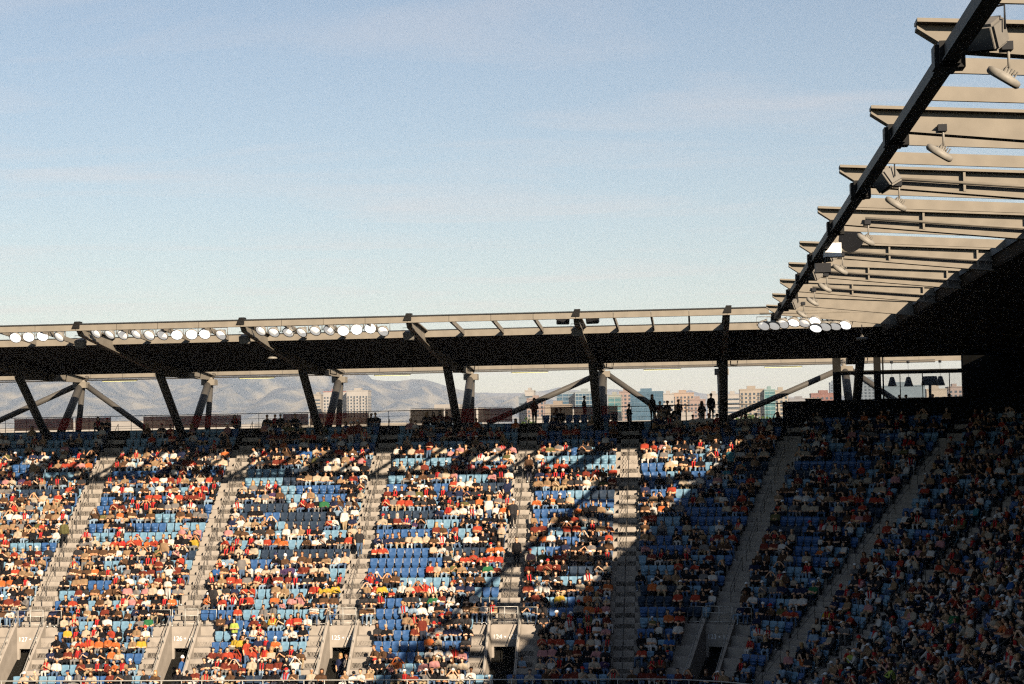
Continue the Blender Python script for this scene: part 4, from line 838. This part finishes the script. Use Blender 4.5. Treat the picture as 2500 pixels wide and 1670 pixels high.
stander(1737, 1025, 115.3, ZC, 'charcoal', 'dark man standing beside the upright column', 8, 'short', 'black', 0.3)
stander(1714, 1025, 115.0, ZC-0.5, 'charcoal', 'dark long-haired figure sitting left of the upright column', 10, 'long', 'black', 0.2)
for x, dz, lb in ((1612, -0.45, 'at the left end of the bar table'), (1630, -0.42, 'in the middle of the bar table'), (1657, -0.35, 'at the right end of the bar table')): stander(x, 1025, 115.6, ZC+dz, 'charcoal' if x != 1612 else 'maroon', 'dark figure sitting '+lb, 10, 'short', 'black', 0.1)
for x, lb in ((2113, 'left of the lounge post'), (2141, 'right of the lounge post'), (2196, 'under the middle cone lamp'), (2212, 'right of the middle cone lamp'), (2277, 'below the wide drum lamp'), (2318, 'at the right end of the lounge window')):
    stander(x, 980, 114.9, ZC-0.35 if x > 2150 else ZC-0.7, 'black', 'dark head and shoulders in the lounge '+lb, 10, 'short', 'black', 0.2)

# ------------------------------------------------------------------ the country beyond
from mathutils import noise as mnoise
mg = mat('ground_earth', (0.16, 0.14, 0.10), 0.95, var=0.25, scale=0.02)
gr = MB().add([(-11500, -240, GROUND), (11500, -240, GROUND), (11500, 13500, GROUND), (-11500, 13500, GROUND)], [(0, 1, 2, 3)]).obj('ground', mg, kind='structure')
MB().add([(-55, 12, GROUND+0.02), (2, 12, GROUND+0.02), (2, 86, GROUND+0.02), (-55, 86, GROUND+0.02)], [(0, 1, 2, 3)]).obj('pitch', mat('pitch_grass', (0.05, 0.10, 0.03), 0.9, var=0.15, scale=0.4), kind='structure')
mh = mat('hill_grass', (0.25, 0.225, 0.17), 0.95, col2=(0.008, 0.040, 0.075), scale=0.008, detail=12, stretch=(1.2, 0.6, 1.0), pos=(0.44, 0.66))  # patches tinted blue, distance haze put into the tree colour
def interp(x, T):
    for (a, p), (b, q) in zip(T[:-1], T[1:]):
        if x <= b: t = max(0, (x-a)/(b-a)); t = t*t*(3-2*t); return p+(q-p)*t
    return T[-1][1]
RIDGE = [(-9000, 520), (-3500, 500), (-2290, 470), (-1500, 400), (-1225, 330), (-1080, 292), (-925, 286), (-750, 255), (-610, 200), (-350, 110), (0, 60), (9000, 40)]
FAR = [(-9000, 300), (-1500, 300), (-600, 270), (0, 262), (500, 225), (1200, 200), (2500, 240), (9000, 260)]
def hill(name, y0, y1, T, seed, ny, lab, amp):
    nx = 260; vs = []; xs = np.linspace(-9000, 9000, nx)
    for j in range(ny+1):
        t = j/ny; y = y0+(y1-y0)*t; env = math.sin(min(1, t/0.62)*math.pi/2) if t < 0.62 else math.cos((t-0.62)/0.38*math.pi/2)
        for x in xs:
            # spurs that run down towards the plain
            n1 = mnoise.fractal(Vector((x/520+seed+0.35*math.sin(t*5), t*1.6, seed)), 1.0, 2.1, 5); n2 = mnoise.fractal(Vector((x/170+seed, y/260, seed)), 1.0, 2.0, 4)
            h = interp(x*9000/((y0+y1)/2), T)*((y0+y1)/2)/9000*env*(1-amp*(1-abs(n1)*2)*(0.25+0.75*math.sin(t*math.pi)) if t < 0.62 else 1-0.25*amp)
            h += n2*22*env; vs.append((x, y, GROUND-3+max(0, h+14*env)))
    fs = [(j*nx+i, j*nx+i+1, (j+1)*nx+i+1, (j+1)*nx+i) for j in range(ny) for i in range(nx-1)]
    return MB().add(vs, fs, 0, True).obj(name, mh, kind='structure', label=lab)
hill('hills', 6200, 11000, RIDGE, 3.1, 56, 'hazy golden hills with dark tree patches', 0.42)
hill('hills', 11300, 13200, FAR, 9.7, 14, 'faint far ridge behind the city', 0.2)

MW = {}
def bmat(c, name): return mat('facade_'+name, c, 0.8, var=0.06, scale=0.08)
M_WIN = mat('window_glass', (0.035, 0.05, 0.065), 0.15); M_BLUEG = mat('blue_curtain_glass', (0.035, 0.085, 0.13), 0.15, var=0.3, scale=0.12); M_TEALG = mat('teal_curtain_glass', (0.05, 0.14, 0.15), 0.15, var=0.25, scale=0.12)
def building(x0, x1, yt, dist, col, cname, label, style='grid', fh=3.4, bay=3.6, roof=None, side=None):
    a, b = at(x0, yt, dist), at(x1, yt, dist); w_ = b.x-a.x; H = (a.z+b.z)/2-GROUND; dp = min(45, max(18, w_*0.8))
    o = empty('city_building', ((a.x+b.x)/2, dist, GROUND), 0, label, 'building', 'buildings of the skyline'); m = bmat(col, cname)
    MB().box(-w_/2, w_/2, 0, dp, 0, H).obj('wall', m, o)
    mb = MB(); mb.box(-w_/2-0.3, w_/2+0.3, -0.3, dp+0.3, H, H+0.9); mb.box(-w_*0.2, w_*0.15, dp*0.3, dp*0.7, H+0.9, H+3.4); mb.obj('roof', bmat(roof or tuple(min(1, c*0.9) for c in col), cname+'_roof'), o)
    nf = int((H-2)/fh); nb = max(2, int(w_/bay)); mb = MB(); bw = w_/nb
    if style == 'glass':
        MB().box(-w_/2+0.4, w_/2-0.4, -0.12, 0, 1.0, H-1.2).obj('curtain_glass', M_BLUEG if 'teal' not in cname else M_TEALG, o)
        for i in range(nb+1): x = -w_/2+i*bw; mb.box(x-0.16, x+0.16, -0.3, -0.125, 1.0, H-0.6)
        for f in range(nf+1):
            z = 1.2+f*fh; mb.box(-w_/2, w_/2, -0.24, -0.127, z, z+0.55)
        q = mb.obj('mullions', m, o); q['kind'] = 'stuff'
    elif style == 'band':
        for f in range(nf): mb.box(-w_/2+0.6, w_/2-0.6, -0.1, 0.02, 1.6+f*fh, 1.6+f*fh+1.5)
        q = mb.obj('windows', M_WIN, o); q['kind'] = 'stuff'
    else:
        for f in range(nf):
            for i in range(nb):
                x = -w_/2+i*bw; z = 1.4+f*fh
                mb.box(x+bw*0.24, x+bw*0.76, -0.1, 0.02, z, z+fh*0.55)
        nd = max(2, int(dp/bay)); bd = dp/nd
        for f in range(nf):
            for i in range(nd):
                for sx in (-1, 1): mb.box(*sorted((sx*(w_/2-0.02), sx*(w_/2+0.1))), i*bd+bd*0.25, i*bd+bd*0.75, 1.4+f*fh, 1.4+f*fh+fh*0.55)
        q = mb.obj('windows', M_WIN, o); q['kind'] = 'stuff'
        if style == 'balcony':
            mb = MB()
            for f in range(1, nf):
                for i in range(0, nb, 2): x = -w_/2+i*bw; mb.box(x+bw*0.15, x+bw*0.85, -1.2, 0.0, 1.0+f*fh, 1.2+f*fh)
            q = mb.obj('balconies', m, o); q['kind'] = 'stuff'
    return o
W_, CRM, TAN, PNK, BRK, GRY = (0.33, 0.30, 0.27), (0.30, 0.26, 0.21), (0.25, 0.20, 0.155), (0.26, 0.185, 0.155), (0.20, 0.10, 0.08), (0.20, 0.19, 0.19)
building(764, 783, 965, 1750, CRM, 'cream_slab', 'plain cream slab left of the pale towers under the hills', 'band')
building(789, 848, 957, 1700, W_, 'white_tower', 'white tower block with red top, left one below the hills', 'grid', 3.1, 3.0, (0.26, 0.12, 0.10))
building(846, 898, 955, 1690, W_, 'white_twin', 'white gridded tower block, right one below the hills', 'balcony', 3.1, 2.8)
building(1266, 1286, 972, 1500, (0.15, 0.18, 0.21), 'slate_office', 'narrow slate blue office left of the white stack', 'band')
building(1281, 1303, 955, 1650, W_, 'white_stack', 'white stepped block at the foot of the hills', 'band')
building(1286, 1328, 975, 1480, PNK, 'rose_block', 'rose coloured block below the white stepped one', 'grid')
building(1330, 1393, 990, 1200, TAN, 'tan_low', 'low tan hall with dotted parapet before the glass offices', 'grid', 4, 4)
building(1358, 1404, 959, 1500, (0.22, 0.25, 0.27), 'blue_office_a', 'blue glass office block left of the standing man', 'glass', 3.6, 4.5)
building(1404, 1448, 958, 1490, (0.24, 0.27, 0.28), 'blue_office_b', 'blue glass office with pale fins behind the standing man', 'glass', 3.6, 3.0)
building(1484, 1516, 966, 1450, (0.26, 0.26, 0.22), 'teal_mixed', 'teal glass block right of the forked column', 'glass', 3.4, 4.0)
building(1512, 1541, 958, 1550, PNK, 'pink_narrow', 'narrow pink block beside the big blue office', 'grid', 3.2, 3)
building(1539, 1618, 958, 1400, (0.07, 0.13, 0.18), 'big_blue', 'big deep blue glass office block in the skyline', 'glass', 3.8, 2.4)
building(1617, 1645, 963, 1520, W_, 'white_grid', 'white gridded block right of the big blue office', 'grid', 3.4, 3.2)
building(1641, 1694, 961, 1580, (0.33, 0.24, 0.18), 'peach_block', 'peach apartment block with balconies behind the brace', 'balcony', 3.1, 3.2)
building(1684, 1722, 977, 1450, PNK, 'salmon_low', 'lower salmon apartment block', 'grid', 3.1, 3)
building(1727, 1759, 964, 1500, W_, 'white_punched', 'white block with punched windows left of the upright column', 'grid', 3.8, 3.4)
building(1772, 1806, 964, 1550, W_, 'white_banded', 'white banded office right of the upright column', 'band', 3.8)
building(1806, 1866, 952, 1380, (0.30, 0.25, 0.20), 'condo_left', 'tan condominium tower, left wing', 'balcony', 3.1, 2.8)
building(1866, 1892, 953, 1375, (0.18, 0.26, 0.25), 'condo_teal', 'teal glazed middle wing of the condominium', 'glass', 3.1, 3)
building(1890, 1924, 955, 1390, CRM, 'condo_right', 'cream right wing of the condominium', 'grid', 3.1, 3)
building(1926, 1978, 974, 2100, GRY, 'far_grey', 'far grey blocks fading behind the brick office', 'band')
building(1980, 2046, 962, 1500, BRK, 'brick_office', 'brick red office left of the corner lounge', 'grid', 3.4, 3.4)
building(2026, 2044, 935, 2300, (0.14, 0.17, 0.21), 'far_tower', 'slim far blue tower behind the brick office', 'grid')
building(2098, 2146, 928, 1900, (0.15, 0.18, 0.21), 'lounge_left', 'grey blue tower seen through the left lounge pane', 'grid')
building(2150, 2258, 944, 1200, (0.13, 0.17, 0.20), 'lounge_big', 'wide grey blue hall seen through the lounge', 'band', 5)
building(2262, 2312, 952, 1250, CRM, 'lounge_cream', 'cream block seen below the wide drum lamp', 'grid')
building(2316, 2350, 946, 1500, (0.25, 0.20, 0.18), 'lounge_right', 'pale block at the right end of the lounge window', 'grid')
building(1940, 2045, 988, 900, CRM, 'cream_podium', 'long low cream building with white cornice before the brick office', 'grid', 4, 4)
building(1290, 1500, 1022, 620, W_, 'white_shed', 'long low white shed beyond the concourse', 'band', 5)
building(1000, 1180, 1002, 900, W_, 'pale_hall', 'pale flat-roofed hall left of the hill end', 'band', 5)
building(1510, 1790, 1032, 560, W_, 'white_depot', 'long low white depot below the skyline', 'band', 5)
building(-60, 620, 1047, 700, W_, 'pale_sheds', 'long pale roofs below the hills at left', 'band', 5)
building(630, 990, 1040, 720, CRM, 'cream_sheds', 'long cream roofs below the pale towers', 'band', 5)

# trees beyond the stand
ML = [mat('leaf_a', (0.075, 0.115, 0.03), 0.8, var=0.3, scale=0.5), mat('leaf_b', (0.045, 0.08, 0.025), 0.8, var=0.3, scale=0.5)]
MT = mat('bark', (0.10, 0.075, 0.05), 0.9, var=0.2, scale=2)
def tree(x, yt, dist, wd, label):
    top = at(x, yt, dist); H = top.z-GROUND; rx = wd/FPX*dist/2; o = empty('tree', (top.x, dist, GROUND), random.uniform(0, 6), label, 'tree', 'trees beyond the stand')
    mb = MB(); mb.tube([(0, 0, 0), (0.2, 0, H*0.35), (-0.1, 0.2, H*0.6), (0, 0, H*0.85)], [0.45, 0.36, 0.25, 0.08], 8)
    for i in range(6): a = i*1.05; z = H*(0.4+0.07*i); mb.tube([(0, 0, z), (math.cos(a)*rx*0.4, math.sin(a)*rx*0.4, z+H*0.08), (math.cos(a)*rx*0.75, math.sin(a)*rx*0.75, z+H*0.16)], [0.2, 0.13, 0.05], 6)
    mb.obj('trunk', MT, o); mb = MB(); cl = []
    for i in range(26):
        a, r, z = random.uniform(0, 6.28), rx*math.sqrt(random.random())*0.85, random.uniform(0.42, 0.95); k = math.sqrt(max(0.05, 1-((z-0.68)/0.34)**2)); cl.append((math.cos(a)*r*k, math.sin(a)*r*k, H*z, random.uniform(0.8, 1.6)))
    for cx_, cy_, cz_, cr in cl:
        for q in range(34):
            v = Vector((random.gauss(0, 1), random.gauss(0, 1), random.gauss(0, .8))).normalized()*cr*random.uniform(0.4, 1.05)
            c = Vector((cx_, cy_, cz_))+v; n1 = Vector((random.gauss(0, 1), random.gauss(0, 1), random.gauss(0, 1))).normalized(); t1 = n1.orthogonal().normalized()*random.uniform(.2, .42); t2 = n1.cross(t1).normalized()*random.uniform(.12, .26)
            mb.add([c-t1, c-t2, c+t1, c+t2], [(0, 1, 2, 3)], random.choice((0, 1)))
    q = mb.obj('crown', ML, o); q['kind'] = 'stuff'
for x, yt, d, wd, lb in ((1290, 1018, 300, 55, 'small green tree below the white stepped block'), (1788, 1010, 320, 60, 'green tree right of the upright column'), (1822, 1004, 330, 75, 'larger green tree below the tan condominium'), (1858, 1016, 310, 60, 'green tree at the foot of the right brace'), (1915, 1019, 300, 60, 'low green tree behind the bar table'), (1948, 1020, 290, 55, 'low green tree behind the pair of bar chairs'), (1755, 1020, 340, 50, 'low green tree left of the upright column')):
    tree(x, yt, d, wd, lb)

# the air between: pale haze over the plain
hz = MB().box(-12000, 12000, -300, 14000, GROUND-1, 620).obj('haze', [], kind='stuff')
hm = bpy.data.materials.new('haze_air'); hm.use_nodes = True; ht = hm.node_tree; ht.nodes.clear()
pv = ht.nodes.new('ShaderNodeVolumePrincipled'); pv.inputs['Density'].default_value = 8.0e-5; pv.inputs['Color'].default_value = (0.84, 0.88, 0.98, 1); pv.inputs['Anisotropy'].default_value = 0.0
ho = ht.nodes.new('ShaderNodeOutputMaterial'); ht.links.new(pv.outputs[0], ho.inputs['Volume']); hz.data.materials.append(hm)

# the tall back of the right stand
b = empty('main_building', (36, 55, GROUND), label='dark suites building closing the back of the right stand', cat='building')
par(MB().box(28.5, 46, 6, 103, GROUND, 9.0).obj('wall', M_DARKWALL_SHADE), b); par(MB().box(28.0, 46.4, 5.6, 103.4, 9.0, 9.5).obj('roof', M_DECK), b)

# the stand and roof that the photographer sits under
n = empty('near_stand', (-20, -6, GROUND), label='near stand and roof from which the view is taken', cat='grandstand')
mb = MB()
for k in range(26): y = -1.2+k*TR; z = -1.25-k*RI; mb.box(-60, 9.5, y, y+TR, z-RI-0.3, z)
par(mb.obj('terrace', M_CONC), n)
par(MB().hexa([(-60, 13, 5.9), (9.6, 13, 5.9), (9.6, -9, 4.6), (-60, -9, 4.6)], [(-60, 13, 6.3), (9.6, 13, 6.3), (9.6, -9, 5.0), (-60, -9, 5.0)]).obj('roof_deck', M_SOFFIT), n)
par(MB().box(-60, 26, -12, -9.2, GROUND, 6.0).obj('back_wall', M_DARKWALL_SHADE), n)
